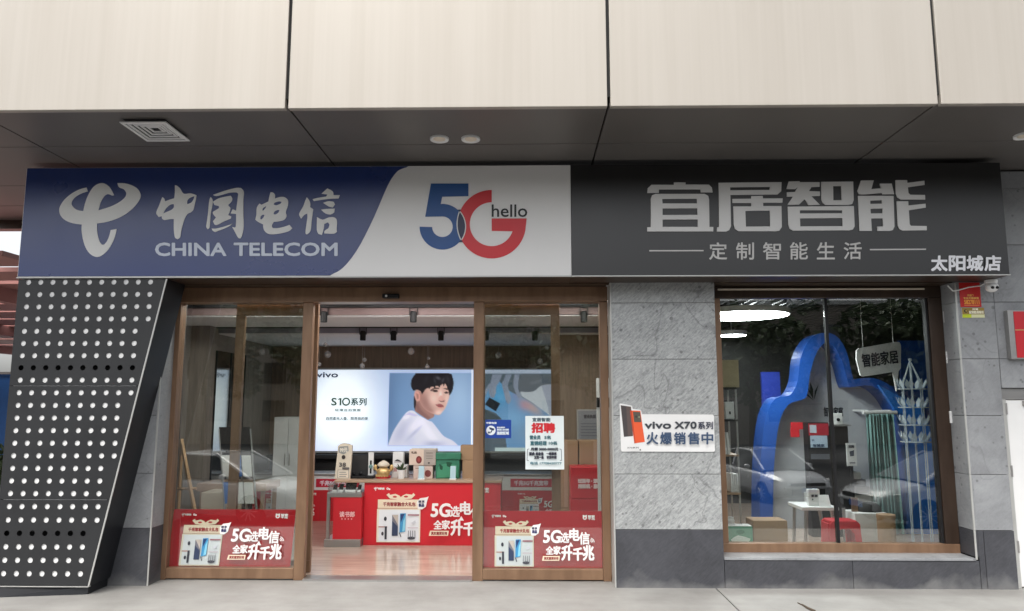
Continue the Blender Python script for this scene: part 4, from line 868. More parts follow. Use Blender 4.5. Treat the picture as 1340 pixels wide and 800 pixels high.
for (x, y, rx, ry, c, al, ro) in ((510, 140, 26, 14, (92, 92, 98), .8, .5), (555, 160, 10, 26, (80, 80, 86), .7, .4), (480, 165, 10, 30, (70, 70, 76), .6, -.3), (600, 150, 16, 40, (56, 56, 62), .6, -.3), (400, 150, 20, 50, (40, 40, 46), .6, .4)):
    pp.blob(px_(x), 475+y/6.96, rx/6.96, ry/6.96, c, al, ro, hair*bgm)
pp.poly(Q([(815, 60), (826, 60), (826, 760), (815, 760)]), (232, 240, 250), 0, 1, 0)
# hand and phone picture: 625+x/7.657, 475+y/7.657
Q2 = lambda pts: [(625+x/7.657, 475+y/7.657) for x, y in pts]
pm = pp.poly([(628, 489), (725, 489), (725, 591), (628, 591)], (96, 108, 122), 0, 1, 0)
def h2(pts, col, soft=0, a=1, clip=None): return pp.poly(Q2(pts), col, soft/7.657, a, 3, pm if clip is None else pm*clip)
h2([(430, 290), (560, 290), (640, 230), (760, 215), (760, 560), (700, 520), (560, 410), (450, 340)], (206, 210, 222), 6); h2([(640, 230), (700, 420), (720, 520), (760, 540), (760, 215)], (172, 176, 196), 10)
ph = h2([(60, 380), (150, 190), (220, 190), (330, 290), (470, 360), (600, 440), (720, 530), (760, 600), (760, 760), (300, 900), (240, 560), (60, 460)], (120, 164, 214), 6)
for (x, y, rx, ry, c, al, ro) in ((220, 320, 90, 130, (92, 176, 232), .9, .4), (540, 450, 130, 50, (214, 176, 172), .9, .6), (360, 560, 120, 90, (140, 190, 240), .8, 0), (470, 430, 60, 50, (214, 150, 170), .6, .5), (380, 330, 40, 40, (150, 150, 200), .6, 0), (600, 700, 150, 100, (170, 180, 196), .7, 0)):
    pp.blob(625+x/7.657, 475+y/7.657, rx/7.657, ry/7.657, c, al, ro, ph*pm)
h2([(60, 460), (240, 560), (120, 580), (50, 560)], (78, 88, 96), 6); h2([(120, 350), (230, 410), (185, 490), (75, 420)], (38, 42, 52), 5)
for f in ([(150, 115), (250, 115), (220, 190), (190, 240), (185, 300), (165, 355), (130, 350), (115, 290), (130, 200)], [(285, 115), (345, 115), (320, 180), (305, 230), (320, 300), (338, 370), (315, 415), (290, 395), (262, 290), (245, 210), (265, 170)], [(370, 115), (425, 115), (410, 200), (410, 270), (445, 340), (440, 365), (405, 350), (375, 280), (362, 220)], [(60, 300), (120, 205), (140, 215), (90, 310), (70, 320)]):
    fm = h2(f, (150, 158, 182), 8); pp.blob(625+f[4][0]/7.657, 475+f[4][1]/7.657, 3, 12, (176, 182, 204), .5, 0, fm*pm)
h2([(430, 115), (760, 115), (760, 215), (640, 230), (560, 285), (430, 290), (412, 200)], (104, 110, 122), 10, .9); h2([(520, 200), (620, 170), (660, 185), (560, 220)], (126, 130, 142), 16, .7)
pp.poly([(626, 484), (727, 484), (727, 489), (626, 489)], (196, 206, 232), 0, 1, 0); pp.poly([(648, 586), (690, 586), (690, 591), (648, 591)], (206, 222, 226), 0, 1, 0)
bx_ = boxmap(409, 484, 727, 590.5, lx0, lz0, lx1, lz1)
a = Art(bx_, YL-.001, .0015); a.raster(409, 484, 727, 590.5, pp.img)
a.text('vivo', 413, 487.5, 441, 494, (60, 64, 80), .4); a.text('S', 434, 521.5, 440.5, 531, (52, 74, 62), .35); a.rect(444.8, 521.5, 447, 531, (52, 74, 62)); a.poly([(442.6, 522.6), (445, 521.5), (445, 523.2), (442.9, 524)], (52, 74, 62)); a.poly(arcp(453.3, 526.25, 5.4, 0, 360, 24)[:-1], (52, 74, 62), [arcp(453.3, 526.25, 3.5, 360, 0, 24)[:-1]]); a.text('系列', 460, 521.5, 480, 531, (52, 74, 72), .3)
a.text('轻薄自拍旗舰', 439.5, 535.5, 473, 539, (100, 116, 116), .1, 1.25); a.text('自然柔光人像，照亮我的美', 428.5, 546, 483, 550.5, (90, 104, 110), .12)
a.build('lit_film', lb, 'litprint')
tag(obj('wall_ledge', B(-3.8, 4.25, lz0-.10, 1.2, 4.49, lz0-.045), M['darkwall']), 'dark ledge along the back wall below the lit advertisement', 'ledge')
tag(obj('wall_panel', B(-3.8, 4.40, .25, 1.25, 4.49, lz0-.101), M['darkwall']), 'dark wall panel behind the counters below the advertisement', 'panel')

# ------------------------------------------------------------ counters
YC = 1.80
cx0, cz0, cx1, cz1 = RC(476, 632, 655, 714.5, YC)
ct = thing('red_counter', 'red fronted sales counter with wooden top and 5G poster facing the doorway', 'counter', ((cx0+cx1)/2, YC+.25, ZI))
obj('body', B(cx0, YC, ZI, cx1, YC+.55, cz1), M['red'], ct); obj('counter_top', B(cx0-.34, YC-.02, cz1+.001, cx1+.015, YC+.57, cz1+.028), M['counter'], ct, bevel=.004)
ZT = cz1+.028
obj('top_leg', B(cx0-.33, YC+.5, ZI, cx0-.29, YC+.55, cz1), M['steel'], ct)
red_poster('red_poster', '', PX(477, 673, YC), ZI+.012, PX(650, 673, YC), cz1-.004, YC-.001, None, parent=ct)
# small display cabinet left of it
dx0, dz0, dx1, dz1 = RC(428, 626, 476, 713, YC-.1); dx1 = cx0-.004
dc = thing('display_cabinet', 'small glass topped phone display cabinet with red front and steel plinth', 'cabinet', ((dx0+dx1)/2, YC+.1, ZI))
za_, zb2 = PZ(450, 645, YC-.1), PZ(450, 706, YC-.1)
obj('plinth', B(dx0-.02, YC-.12, ZI, dx1, YC+.34, zb2), M['steel'], dc, bevel=.003); obj('red_front', B(dx0+.07, YC-.1, zb2+.001, dx1-.001, YC+.33, za_-.05), M['red'], dc)
obj('shelf', B(dx0-.005, YC-.105, za_-.049, dx1-.001, YC+.34, za_), M['steel'], dc, bevel=.003); obj('base_panel', B(dx0+.1, YC+.33, zb2+.001, dx1-.002, YC+.34, za_-.05), M['white'], dc)
zg1 = cz1-.003
for q in ((dx0, YC-.1, dx0+.008, YC+.33), (dx0+.009, YC-.1, dx1-.005, YC-.094), ): obj('glass_pane', B(q[0], q[1], za_+.001, q[2], q[3], zg1), M['glass_in'], dc)
obj('corner_post', B(dx0-.004, YC-.104, zb2+.001, dx0+.03, YC-.07, za_-.05), M['steel'], dc)
a = Art(boxmap(0, 0, 100, 40, dx0+.12, PZ(450, 681, YC-.1), dx1-.06, PZ(450, 669, YC-.1)), YC-.1005, .0003); a.text('读书郎', 10, 2, 92, 26, (240, 196, 196), .9); a.text('····', 20, 30, 80, 38, (226, 150, 150)); a.build('lettering', dc)
for px, h, wd in ((438, .05, .045), (446, .06, .05), (459, .075, .12), (470, .05, .04)):
    x = PX(px, 640, YC); t = thing('display_phone', 'dark phone propped on a stand under the cabinet glass', 'phone', (x, YC+.05, za_), 'phones under the cabinet glass')
    obj('phone', MB().hexa([(x-wd/2, YC+.0, za_+.02), (x+wd/2, YC+.0, za_+.02), (x+wd/2, YC+.008, za_+.02), (x-wd/2, YC+.008, za_+.02), (x-wd/2, YC+.045, za_+.02+h), (x+wd/2, YC+.045, za_+.02+h), (x+wd/2, YC+.053, za_+.02+h), (x-wd/2, YC+.053, za_+.02+h)]), M['black'], t, bevel=.003); obj('stand', B(x-wd*.5, YC-.02, za_+.0005, x+wd*.5, YC+.06, za_+.021), M['white'], t, bevel=.003)
# long back counter with glass case
YK = 3.5
kx0, kz0, kx1, kz1 = RC(330, 642, 745, 694, YK)
bk = thing('back_counter', 'long red and white back counter with lit glass case behind the sales counter', 'counter', ((kx0+kx1)/2, YK+.2, ZI))
obj('body', B(kx0, YK, ZI, kx1, YK+.45, kz1), M['red'], bk); zk2 = PZ(450, 622, YK)
obj('case', B(kx0, YK+.02, kz1+.001, kx1, YK+.44, zk2), M['white'], bk); obj('top', B(kx0-.01, YK-.01, zk2+.001, kx1+.01, YK+.46, zk2+.02), M['steel'], bk, bevel=.003)
hh = kz1-ZI-.02
for px in (340, 672): red_poster('red_poster', '', PX(px, 668, YK), ZI+.02, PX(px, 668, YK)+hh*2.1, kz1-.006, YK-.001, None, parent=bk)
X0, Z0, X1, Z1 = RC(413, 627.5, 470, 638.5, YK)
for i, (pa, pb_) in enumerate(((413, 470), (668, 722))):
    X0, Z0, X1, Z1 = RC(pa, 627, pb_, 638, YK)
    a = Art(boxmap(0, 0, 200, 40, X0, Z0, X1, Z1), YK+.0195, .0004); a.rect(0, 0, 200, 40, (200, 30, 60)); a.text('千兆5G千兆宽带', 18, 9, 182, 32, (240, 225, 235), 1.2); a.build('header_sign', bk)

# ------------------------------------------------------------ goods on the counter top
YI = YC+.16
def card_print(t, X0, Z0, X1, Z1, Y, draw, w=100, h=100):
    a = Art(boxmap(0, 0, w, h, X0, Z0, X1, Z1), Y, .0004); draw(a); a.build('print', t)
def carton(name, label, px0, py0, px1, py1, Y, dep, m, z0, draw=None, cat='box', group=None, rot=0):
    X0, _, X1, Z1 = RC(px0, py0, px1, py1, Y); t = thing(name, label, cat, ((X0+X1)/2, Y+dep/2, z0), group)
    obj('carton', B(X0, Y, z0, X1, Y+dep, Z1), M[m], t, bevel=.004)
    obj('lid_flap', B(X0+.003, Y+.003, Z1+.0003, X1-.003, Y+dep/2-.002, Z1+.003), M[m], t); obj('lid_flap', B(X0+.003, Y+dep/2+.002, Z1+.0003, X1-.003, Y+dep-.003, Z1+.003), M[m], t)
    if draw: card_print(t, X0, z0, X1, Z1, Y-.0008, draw)
    return t, (X0, X1, Z1+.003)
X0, _, X1, Z1 = RC(440, 581, 459, 626, YI-.03)
t = thing('price_stand', 'tall cream price stand with rounded top on the sales counter', 'sign', ((X0+X1)/2, YI, ZT))
wv = X1-X0
obj('card', MB().prism(smooth_loop([(X0-.015, ZT+.0), (X1-.005, ZT), (X1+.01, Z1-.08), (X1+.012, Z1-.02), (X1-.04, Z1), (X0+.06, Z1+.004), (X0+.012, Z1-.03), (X0+.012, Z1-.09)], 3, 70), YI-.03, YI+.01), M['cream'], t)
card_print(t, X0, ZT, X1, Z1, YI-.031, lambda a: (a.poly([(15, 8), (80, 6), (84, 20), (50, 30), (14, 24)], (150, 152, 148), sm=2), a.text('99元', 24, 12, 74, 24, (235, 228, 215), 1), a.disc(50, 38, 13, (60, 52, 50), 6), a.text('38', 22, 54, 68, 65, (90, 86, 86), .6), a.rect(44, 67, 92, 73, (110, 106, 104))))
card_print(t, X0, ZT, X1, Z1, YI-.031, lambda a: (a.rect(12, 74, 90, 98, (130, 126, 120)), a.rect(15, 75, 87, 97, (226, 216, 200)), a.rect(24, 80, 70, 82, (140, 136, 130)), a.rect(24, 86, 76, 88, (140, 136, 130)), a.rect(24, 92, 70, 94, (140, 136, 130))))
X0, _, X1, Z1 = RC(457, 597, 488, 626, YI+.05)
t = thing('tablet_display', 'dark display tray with clear upright panel and small watches on the counter', 'display', ((X0+X1)/2, YI+.08, ZT))
obj('tray', B(X0-.01, YI, ZT, X1+.02, YI+.2, ZT+.03), M['black'], t, bevel=.006); obj('back_panel', B(X0, YI+.15, ZT+.03, X1-.06, YI+.158, Z1), M['darkwall'], t)
obj('watch_card', B(X1-.065, YI+.10, ZT+.03, X1-.004, YI+.112, Z1+.04), M['letter'], t); obj('watch_face', MB().lathe([(.022, 0), (.022, -.008), (.014, -.011)], (X1-.035, YI+.099, ZT+.13), 16, 'y'), M['teal'], t); obj('watch_strap', B(X1-.045, YI+.092, ZT+.05, X1-.025, YI+.0995, ZT+.20), M['black'], t, bevel=.003)
for k in (.05, .13): obj('earbud_case', MB().ball((X0+k, YI+.07, ZT+.052), .024, 12, (1, .8, .9)), M['black'], t, smooth=True)
# gold fortune figurine
x = PX(500, 618, YI); t = thing('fortune_figurine', 'gold and red smiling fortune figurine with raised ornaments on the counter', 'figurine', (x, YI+.08, ZT))
obj('base', MB().lathe([(.085, 0), (.09, .02), (.075, .03)], (x, YI+.08, ZT), 20), M['red'], t); obj('body', MB().lathe([(.07, .03), (.08, .06), (.066, .10), (.04, .125)], (x, YI+.08, ZT), 20), M['gold'], t, smooth=True)
obj('head', MB().lathe([(.045, .125), (.068, .14), (.072, .155), (.05, .18), (.015, .20), (.002, .203)], (x, YI+.08, ZT), 20), M['cream'], t, smooth=True)
for sx in (-1, 1): obj('ornament', MB().ball((x+sx*.095, YI+.08, ZT+.12), .024, 12, (1, .6, 1.5)), M['gold'], t, smooth=True); obj('arm', MB().tube((x+sx*.06, YI+.08, ZT+.07), (x+sx*.095, YI+.08, ZT+.11), .016, .014), M['gold'], t)
for i in range(5): obj('coin', MB().lathe([(.016, 0), (.016, -.01)], (x-.06+i*.03, YI-.005+abs(i-2)*.008, ZT+.035), 12, 'y'), M['gold'], t)
t, q = carton('phone_box', 'white phone box with printed picture, under the smaller white box behind the plant', 513, 609, 533, 628, YI+.12, .12, 'white', ZT, lambda a: a.rect(10, 20, 90, 50, (190, 150, 150)))
carton('phone_box', 'small white box printed with a dark car-like picture, stacked behind the plant', 514, 592, 528, 608, YI+.13, .09, 'white', q[2], lambda a: (a.poly([(15, 70), (40, 55), (60, 60), (85, 75)], (70, 66, 70)), a.rect(15, 76, 85, 80, (150, 120, 120))))
x = PX(524.5, 620, YI); t = thing('potted_plant', 'tiny dark green succulent in a white pot on the counter', 'potted plant', (x, YI+.02, ZT))
obj('pot', MB().lathe([(.036, 0), (.046, .07), (.05, .1), (.044, .1), (.04, .085)], (x, YI+.02, ZT), 20), M['white'], t, smooth=False)
for i in range(12):
    an, el, ln = i*2.4, .5+.35*(i % 3), .09+.02*(i % 2); d = Vector((math.cos(an)*math.cos(el), math.sin(an)*math.cos(el), math.sin(el))); p0 = Vector((x, YI+.02, ZT+.085)); s_ = Vector((-d.y, d.x, 0)).normalized()*.011
    mb = MB(); n_ = d.cross(s_).normalized()*.006; p1, p2 = p0+d*ln*.5, p0+d*ln
    mb.v = [tuple(v) for v in (p0-s_*.6, p0+s_*.6, p1+s_+n_, p1-s_+n_, p1+s_-n_, p1-s_-n_, p2)]; mb.f = [(0, 1, 2, 3), (1, 0, 5, 4), (3, 2, 6), (4, 5, 6), (2, 4, 6), (5, 3, 6), (1, 4, 2), (0, 3, 5)]; mb.m = [0]*8
    obj('leaf', mb, M['leaf'], t)
rice = lambda a: (a.rect(0, 0, 55, 100, (216, 196, 180)), a.rect(55, 0, 100, 100, (170, 160, 152)), a.text('礼品', 8, 12, 28, 26, (110, 90, 80), 1), a.disc(37, 66, 11, (122, 48, 48), 25), a.disc(37, 66, 5, (160, 70, 66), 12), a.rect(64, 20, 90, 24, (110, 104, 100)), a.rect(64, 40, 90, 43, (120, 114, 110)), a.rect(64, 55, 90, 58, (120, 114, 110)), a.disc(75, 86, 4, (70, 66, 64), 5))
t, q = carton('appliance_box', 'pale cooker box with a round red cooker print, lower box of its pair', 541, 609, 566, 629, YI+.03, .18, 'cream', ZT, lambda a: (a.rect(0, 0, 100, 100, (206, 186, 176)), a.disc(76, 62, 17, (122, 62, 58), 26), a.rect(10, 20, 50, 26, (150, 120, 110))))
carton('appliance_box', 'wide beige and grey cooker box stacked on the smaller cooker box', 535.5, 588.5, 570, 608.5, YI+.02, .22, 'cream', q[2], rice)
t, q = carton('gift_box', 'green patterned gift box with a darker lid on the counter', 570, 602, 601, 629, YI+.03, .2, 'green', ZT, lambda a: (a.poly([(5, 95), (10, 40), (40, 20), (90, 30), (95, 90)], (66, 142, 108), sm=2), a.poly([(15, 20), (30, 35), (28, 55), (18, 50)], (20, 70, 48), sm=2), a.poly([(45, 10), (70, 15), (62, 40), (48, 34)], (20, 76, 52), sm=2), a.poly([(60, 45), (72, 30), (74, 55)], (24, 84, 58), sm=2)))
X0, _, X1, Z1 = RC(569, 593, 603, 602, YI+.025); obj('lid', B(X0, YI+.02, q[2]+.0005, X1, YI+.24, Z1), M['green'], t, bevel=.005)
for px, lb_ in ((551.5, 'pale blue phone standing in front of the cooker box'), (593, 'pale phone standing in front of the green gift box')):
    x = PX(px, 620, YI-.06); t = thing('demo_phone', lb_, 'phone', (x, YI-.07, ZT), 'demo phones on the counter')
    obj('phone', MB().hexa([(x-.033, YI-.09, ZT+.012), (x+.033, YI-.09, ZT+.012), (x+.033, YI-.08, ZT+.012), (x-.033, YI-.08, ZT+.012), (x-.033, YI-.06, ZT+.15), (x+.033, YI-.06, ZT+.15), (x+.033, YI-.05, ZT+.15), (x-.033, YI-.05, ZT+.15)]), mat('phone pale blue', (.35, .50, .55), .2), t, bevel=.004); obj('stand', B(x-.04, YI-.11, ZT, x+.04, YI-.04, ZT+.013), M['white'], t, bevel=.003)
t, q = carton('cardboard_box', 'plain brown cardboard box on the counter beside the green gift box', 605, 603, 630, 629, YI+.06, .24, 'card', ZT)
carton('cardboard_box', 'smaller brown cardboard box stacked on the counter carton', 602.5, 583.5, 622, 602.5, YI+.10, .2, 'card', q[2])
# behind the right side glass
YR = 1.35
XZ = {}
zfl = ZI
t, q = carton('red_gift_carton', 'glossy red gift carton with white print, bottom of the red stack', 747, 654, 800, 730, YR, .3, 'red', ZI, None, 'box', None)
X0, _, X1, Z1 = RC(747, 611, 800, 652, YR); t = thing('red_gift_carton', 'glossy red gift carton with two lines of white print, top of the red stack', 'box', ((X0+X1)/2, YR+.1, q[2]))
obj('carton', B(X0, YR, q[2], X1, YR+.3, Z1), M['red'], t, bevel=.012); a = Art(boxmap(0, 0, 100, 80, X0, q[2], X1, Z1), YR-.001, .0004); a.text('过新年 · 添新享', 18, 30, 85, 40, (240, 220, 220), 1); a.text('用新机 · 惠新生', 18, 43, 85, 53, (240, 220, 220), 1); a.build('print', t)
zr = Z1
for i, (pa, pb_) in enumerate(((724, 756.5), (758, 800))):
    X0, _, X1, Zt = RC(pa, 577, pb_, 609, YR+.32); t = thing('storage_carton', ['brown cardboard carton seen beside the handwritten notice, wider gap to the pillar', 'brown cardboard carton seen above the red cartons next to the stone pillar'][i], 'box', ((X0+X1)/2, YR+.5, ZI), 'tall cartons by the pillar')
    zm = .62
    for k, (za_, zb_) in enumerate(((ZI, .45), (.452, Zt))): obj('carton', B(X0, YR+.32, za_, X1, YR+.65, zb_), M['card'], t, bevel=.006)
    obj('tape', B((X0+X1)/2-.02, YR+.3185, .46, (X0+X1)/2+.02, YR+.3195, Zt-.002), M['counter'], t)
X0, Z0, X1, Z1 = RC(755, 536, 786, 578, 2.6)
t = thing('framed_licence', 'framed grey licence sheet on the brown wall above the cartons', 'frame', ((X0+X1)/2, 2.6, Z0))
obj('frame', B(X0, 2.6, Z0, X1, 2.63, Z1), M['trim'], t); a = Art(boxmap(0, 0, 100, 130, X0, Z0, X1, Z1), 2.5992, .0005); a.rect(5, 5, 95, 125, (150, 152, 158)); a.text('营业执照', 30, 22, 80, 36, (80, 80, 90), 1)
for k in range(5): a.rect(16, 56+k*12, 86, 60+k*12, (122, 124, 132))
a.build('print', t)
struct('side_partition', B(PX(728, 500, 2.65), 2.635, -.05, XW-.081, 2.75, zc1-.001), M['wallwood'])
X0, Z0, X1, Z1 = RC(781, 495, 786.5, 572, .9); t = thing('leaning_board', 'narrow pale advertising board edge beside the brown door jamb', 'board', ((X0+X1)/2, .92, Z0)); obj('board', B(X0, .9, ZI, X1+.12, .93, Z1), M['white'], t); obj('dark_band', B(X0-.002, .897, (Z0+Z1)/2, X1+.12, .8998, (Z0+Z1)/2+.1), M['black'], t)

# left of the doorway: mirror panels, white cabinet, brochure rack, timber easel
for i, (y0, y1) in enumerate(((2.42, 2.86), (2.88, 3.36))):
    t = thing('mirror_panel', ['tall mirror panel on the side wall nearer the entrance', 'tall mirror panel on the side wall nearer the back wall'][i], 'mirror', (XI0+.02, (y0+y1)/2, .35)); obj('glass', B(XI0+.001, y0, .35, XI0+.012, y1, 2.25), M['mirror'], t)
    for q in ((y0-.012, y0-.001), (y1+.001, y1+.009)): obj('frame', B(XI0+.001, q[0], .35, XI0+.02, q[1], 2.25), M['black'], t)
X0, Z0, X1, Z1 = RC(357, 546, 396, 650, 3.0)
t = thing('white_cabinet', 'white upright cabinet standing beyond the sliding door leaf', 'cabinet', ((X0+X1)/2, 3.2, ZI)); obj('carcass', B(X0, 3.0, ZI, X1, 3.42, Z1), M['white'], t, bevel=.005); xm = (X0+X1)/2
for q in ((X0+.01, xm-.003), (xm+.003, X1-.01)): o_ = obj('door', B(q[0], 2.982, .1, q[1], 2.999, Z1-.02), M['whitewall'], t, bevel=.003)
for xx in (xm-.03, xm+.03): obj('handle', B(xx-.005, 2.965, .8, xx+.005, 2.981, .95), M['steel'], t)
# brochure rack
bx0 = PX(327, 620, 1.3); t = thing('brochure_rack', 'leaning wire rack filled with blue and white brochures behind the left glass', 'rack', (bx0, 1.3, ZI))
tilt = lambda u, v, d: (bx0-.02+u+v*-.17, 1.25+d+v*.12, ZI+.12+v)
fr = MB()
for u in (-.17, .17): fr.tube(tilt(u, -.02, 0), tilt(u, 1.18, 0), .012)
for v in (.1, .45, .8, 1.15): fr.tube(tilt(-.17, v, 0), tilt(.17, v, 0), .01)
obj('frame', fr, M['steel'], t); obj('rear_leg', MB().tube(tilt(0, 1.0, .02), (bx0-.1, 1.75, ZI), .012), M['steel'], t)
obj('header_panel', MB().hexa([tilt(-.17, .95, -.01), tilt(.17, .95, -.01), tilt(.17, .95, .0), tilt(-.17, .95, .0), tilt(-.17, 1.2, -.01), tilt(.17, 1.2, -.01), tilt(.17, 1.2, .0), tilt(-.17, 1.2, .0)]), M['black'], t)
for v in (.12, .4, .68):
    for j in range(3):
        u = -.155+j*.108; mb = MB().hexa([tilt(u, v, -.025), tilt(u+.095, v, -.025), tilt(u+.095, v, -.012), tilt(u, v, -.012), tilt(u, v+.22, -.025), tilt(u+.095, v+.22, -.025), tilt(u+.095, v+.22, -.012), tilt(u, v+.22, -.012)])
        obj('brochure', mb, M[('letter', 'hoard', 'white')[(j+int(v*10)) % 3]], t)
ex, _ = P(250, 640, .9); t = thing('timber_easel', 'light timber easel leaning behind the left glass panel', 'easel', (ex, .95, ZI))
obj('leg', MB().tube((PX(234, 575, .9), .95, PZ(234, 575, .9)), (PX(262, 665, .9)+.07, .9, ZI), .022, n=6), M['wood'], t); obj('leg', MB().tube((PX(234, 575, .9), .97, PZ(234, 575, .9)), (PX(228, 665, .9)-.05, 1.1, ZI), .02, n=6), M['wood'], t); obj('crossbar', MB().tube((PX(232, 625, .95), .95, PZ(232, 640, .95)), (PX(256, 625, .9), .93, PZ(256, 640, .9)), .014, n=6), M['wood'], t)
t, q = carton('storage_carton', 'pale carton on the floor between the easel and brochure rack', 262, 645, 300, 700, 1.5, .35, 'cream', ZI, None, 'box')
X0, Z0, X1, Z1 = RC(262, 632, 352, 642, 2.0); t = thing('low_table', 'low wooden table behind the left glass', 'table', ((X0+X1)/2, 2.1, ZI)); obj('table_top', B(X0, 1.9, Z0, X1, 2.4, Z1), M['counter'], t, bevel=.004)
for xx in (X0+.03, X1-.07):
    for yy in (1.93, 2.33): obj('leg', B(xx, yy, ZI, xx+.04, yy+.04, Z0), M['counter'], t)
# ============================================================ right showroom
M['tan'] = mat('tan box', (.52, .43, .27), .6)
ZR = ZI+.001
struct('showroom_ceiling', B(XW+.08, .5, 2.95, 7.2, 5.4, 3.0), M['darkwall'])
slr = thing('slat_ceiling', 'dark slatted ceiling inside the display window', 'ceiling', ((XW+XW0)/2, 3, 2.82))
ns = int((7.15-XW-.1)/.13)
for i in range(ns): x = XW+.1+i*.13; obj('slat', B(x, .6, 2.82, x+.04, 5.38, 2.949), M['charcoal'], slr)
x, y = PG(973, 414, 2.62); lamp_disc(x, y, 2.62, .52, 'big round flat white lit lamp glowing at the top of the display window', 'round lamps in the showroom')
tl = COL.objects[-1]
obj('suspension_rod', MB().tube((x, y, 2.69), (x, y, 2.83), .012), M['white'], [o for o in bpy.data.objects if o.name.startswith('ceiling_lamp') and o.get('label', '').startswith('big')][0])
x, y = PG(938, 446, 2.62); lamp_disc(x, min(y, 4.6), 2.62, .22, 'small round lit lamp deeper in the showroom beside the tan box', 'round lamps in the showroom')
obj('suspension_rod', MB().tube((x, min(y, 4.6), 2.69), (x, min(y, 4.6), 2.83), .01), M['white'], [o for o in bpy.data.objects if o.get('label', '').startswith('small round lit lamp')][0])
for px, py in ((981, 402), (1020, 403.5)):
    x, y = PG(px, py, 2.8); t = thing('tube_light', 'short white lit tube light below the slatted ceiling', 'light', (x, y, 2.8), 'tube lights in the showroom'); obj('tube', MB().tube((x-.09, y, 2.79), (x+.09, y, 2.79), .015), M['lamp'], t); obj('holder', B(x-.1, y-.012, 2.806, x+.1, y+.012, 2.8195), M['white'], t)
# cloud shaped display arch: white back panel with blue rim
YA = 3.0
arch_out = [(984, 712), (984, 640), (986, 590), (992, 545), (1004, 522), (1022, 518), (1032, 500), (1036, 470), (1047, 448), (1062, 439), (1080, 442), (1093, 460), (1101, 492), (1103, 498), (1128, 496), (1152, 508), (1170, 534), (1182, 575), (1187, 630), (1184, 712)]
arch_in = [(1000, 712), (1001, 640), (1003, 595), (1009, 552), (1020, 530), (1036, 524), (1044, 518), (1048, 490), (1057, 462), (1068, 450), (1080, 458), (1090, 480), (1097, 505), (1103, 507), (1126, 506), (1145, 520), (1159, 545), (1170, 585), (1174, 635), (1170, 712)]
def fl(pts): return [(PX(x, y, YA), max(ZR+.001, PZ(x, y, YA))) for x, y in pts]
oo = smooth_loop(arch_out, 3, 60)[:-2]; ii = smooth_loop(arch_in, 3, 60)[:-2]
ar = thing('cloud_display_arch', 'cloud shaped white display wall with a thick blue rim in the showroom', 'display wall', (PX(1085, 700, YA), YA+.1, ZR))
zb0 = ZR+.001
O_ = [(PX(x, y, YA), PZ(x, y, YA)) for x, y in oo if y < 700]; I_ = [(PX(x, y, YA), PZ(x, y, YA)) for x, y in ii if y < 700]
O_ = [(O_[0][0], zb0)]+O_+[(O_[-1][0], zb0)]; I_ = [(I_[0][0], zb0)]+I_+[(I_[-1][0], zb0)]
obj('blue_rim', MB().prism(O_+I_[::-1], YA-.32, YA+.02), M['blue'], ar)
obj('blue_wing', MB().prism(smooth_loop([P(x, y, 2.62) for x, y in ((1150, 504), (1172, 516), (1205, 532), (1222, 575), (1233, 640))], 1)+[(PX(1235, 700, 2.62), ZR+.002), (PX(1186, 700, 2.62), ZR+.002)]+[P(x, y, 2.62) for x, y in ((1187, 630), (1182, 575), (1170, 534))], 2.62, 2.675), mat('lit copy of display blue', (.02, .16, .55), .4), ar)  # lighter blue stands in for the light missing on this side
obj('white_panel', MB().prism(I_, YA+.021, YA+.06), mat('white display panel', (.55, .56, .58), .45), ar)
a = Art(pixmap(YA+.02), YA+.0195, .0005)
a.text('智能家庭', 1078, 533, 1103, 545, (40, 40, 46), .35)
for pts in ([(1054, 502), (1060, 512), (1064, 522), (1059, 514)], [(1060, 500), (1064, 510), (1064, 524), (1060, 512)], [(1071, 503), (1068, 514), (1065, 524), (1066, 512)], [(1052, 512), (1058, 517), (1064, 524), (1056, 518)]): a.poly(pts, (40, 46, 44))
a.build('print', ar); a = Art(pixmap(YA+.02), YA+.0195, .0005); a.rect(1061, 522, 1068, 528, (200, 200, 204)); a.line((1040, 529), (1075, 529), .8, (170, 170, 176)); a.line((1095, 509), (1150, 509), 1.2, (190, 180, 176)); a.build('print', ar)
# blue side panel beyond the arch
X0, Z0, X1, Z1 = RC(1172, 505, 1232, 700, 3.35); t = thing('display_backdrop', 'plain deep blue display panel behind the lotus lamp', 'panel', ((X0+X1)/2, 3.36, ZR)); obj('panel', B(X0-.35, 3.35, ZR, X1+.1, 3.39, Z1), M['blue'], t); obj('upper_panel', B(PX(1178, 480, 3.35), 3.34, Z1+.001, PX(1212, 480, 3.35), 3.38, PZ(1195, 446, 3.35)), M['blue'], t)
X0, Z0, X1, Z1 = RC(997, 487, 1021, 522, 3.5); t = thing('blue_cutout', 'small deep blue block showing behind the arch shoulder', 'panel', ((X0+X1)/2, 3.5, ZR)); obj('panel', B(X0, 3.5, ZR, X1, 3.55, Z1), mat('violet blue', (.03, .06, .42), .4), t); obj('foot', B(X0-.05, 3.45, ZR, X1+.05, 3.499, ZR+.04), M['black'], t)
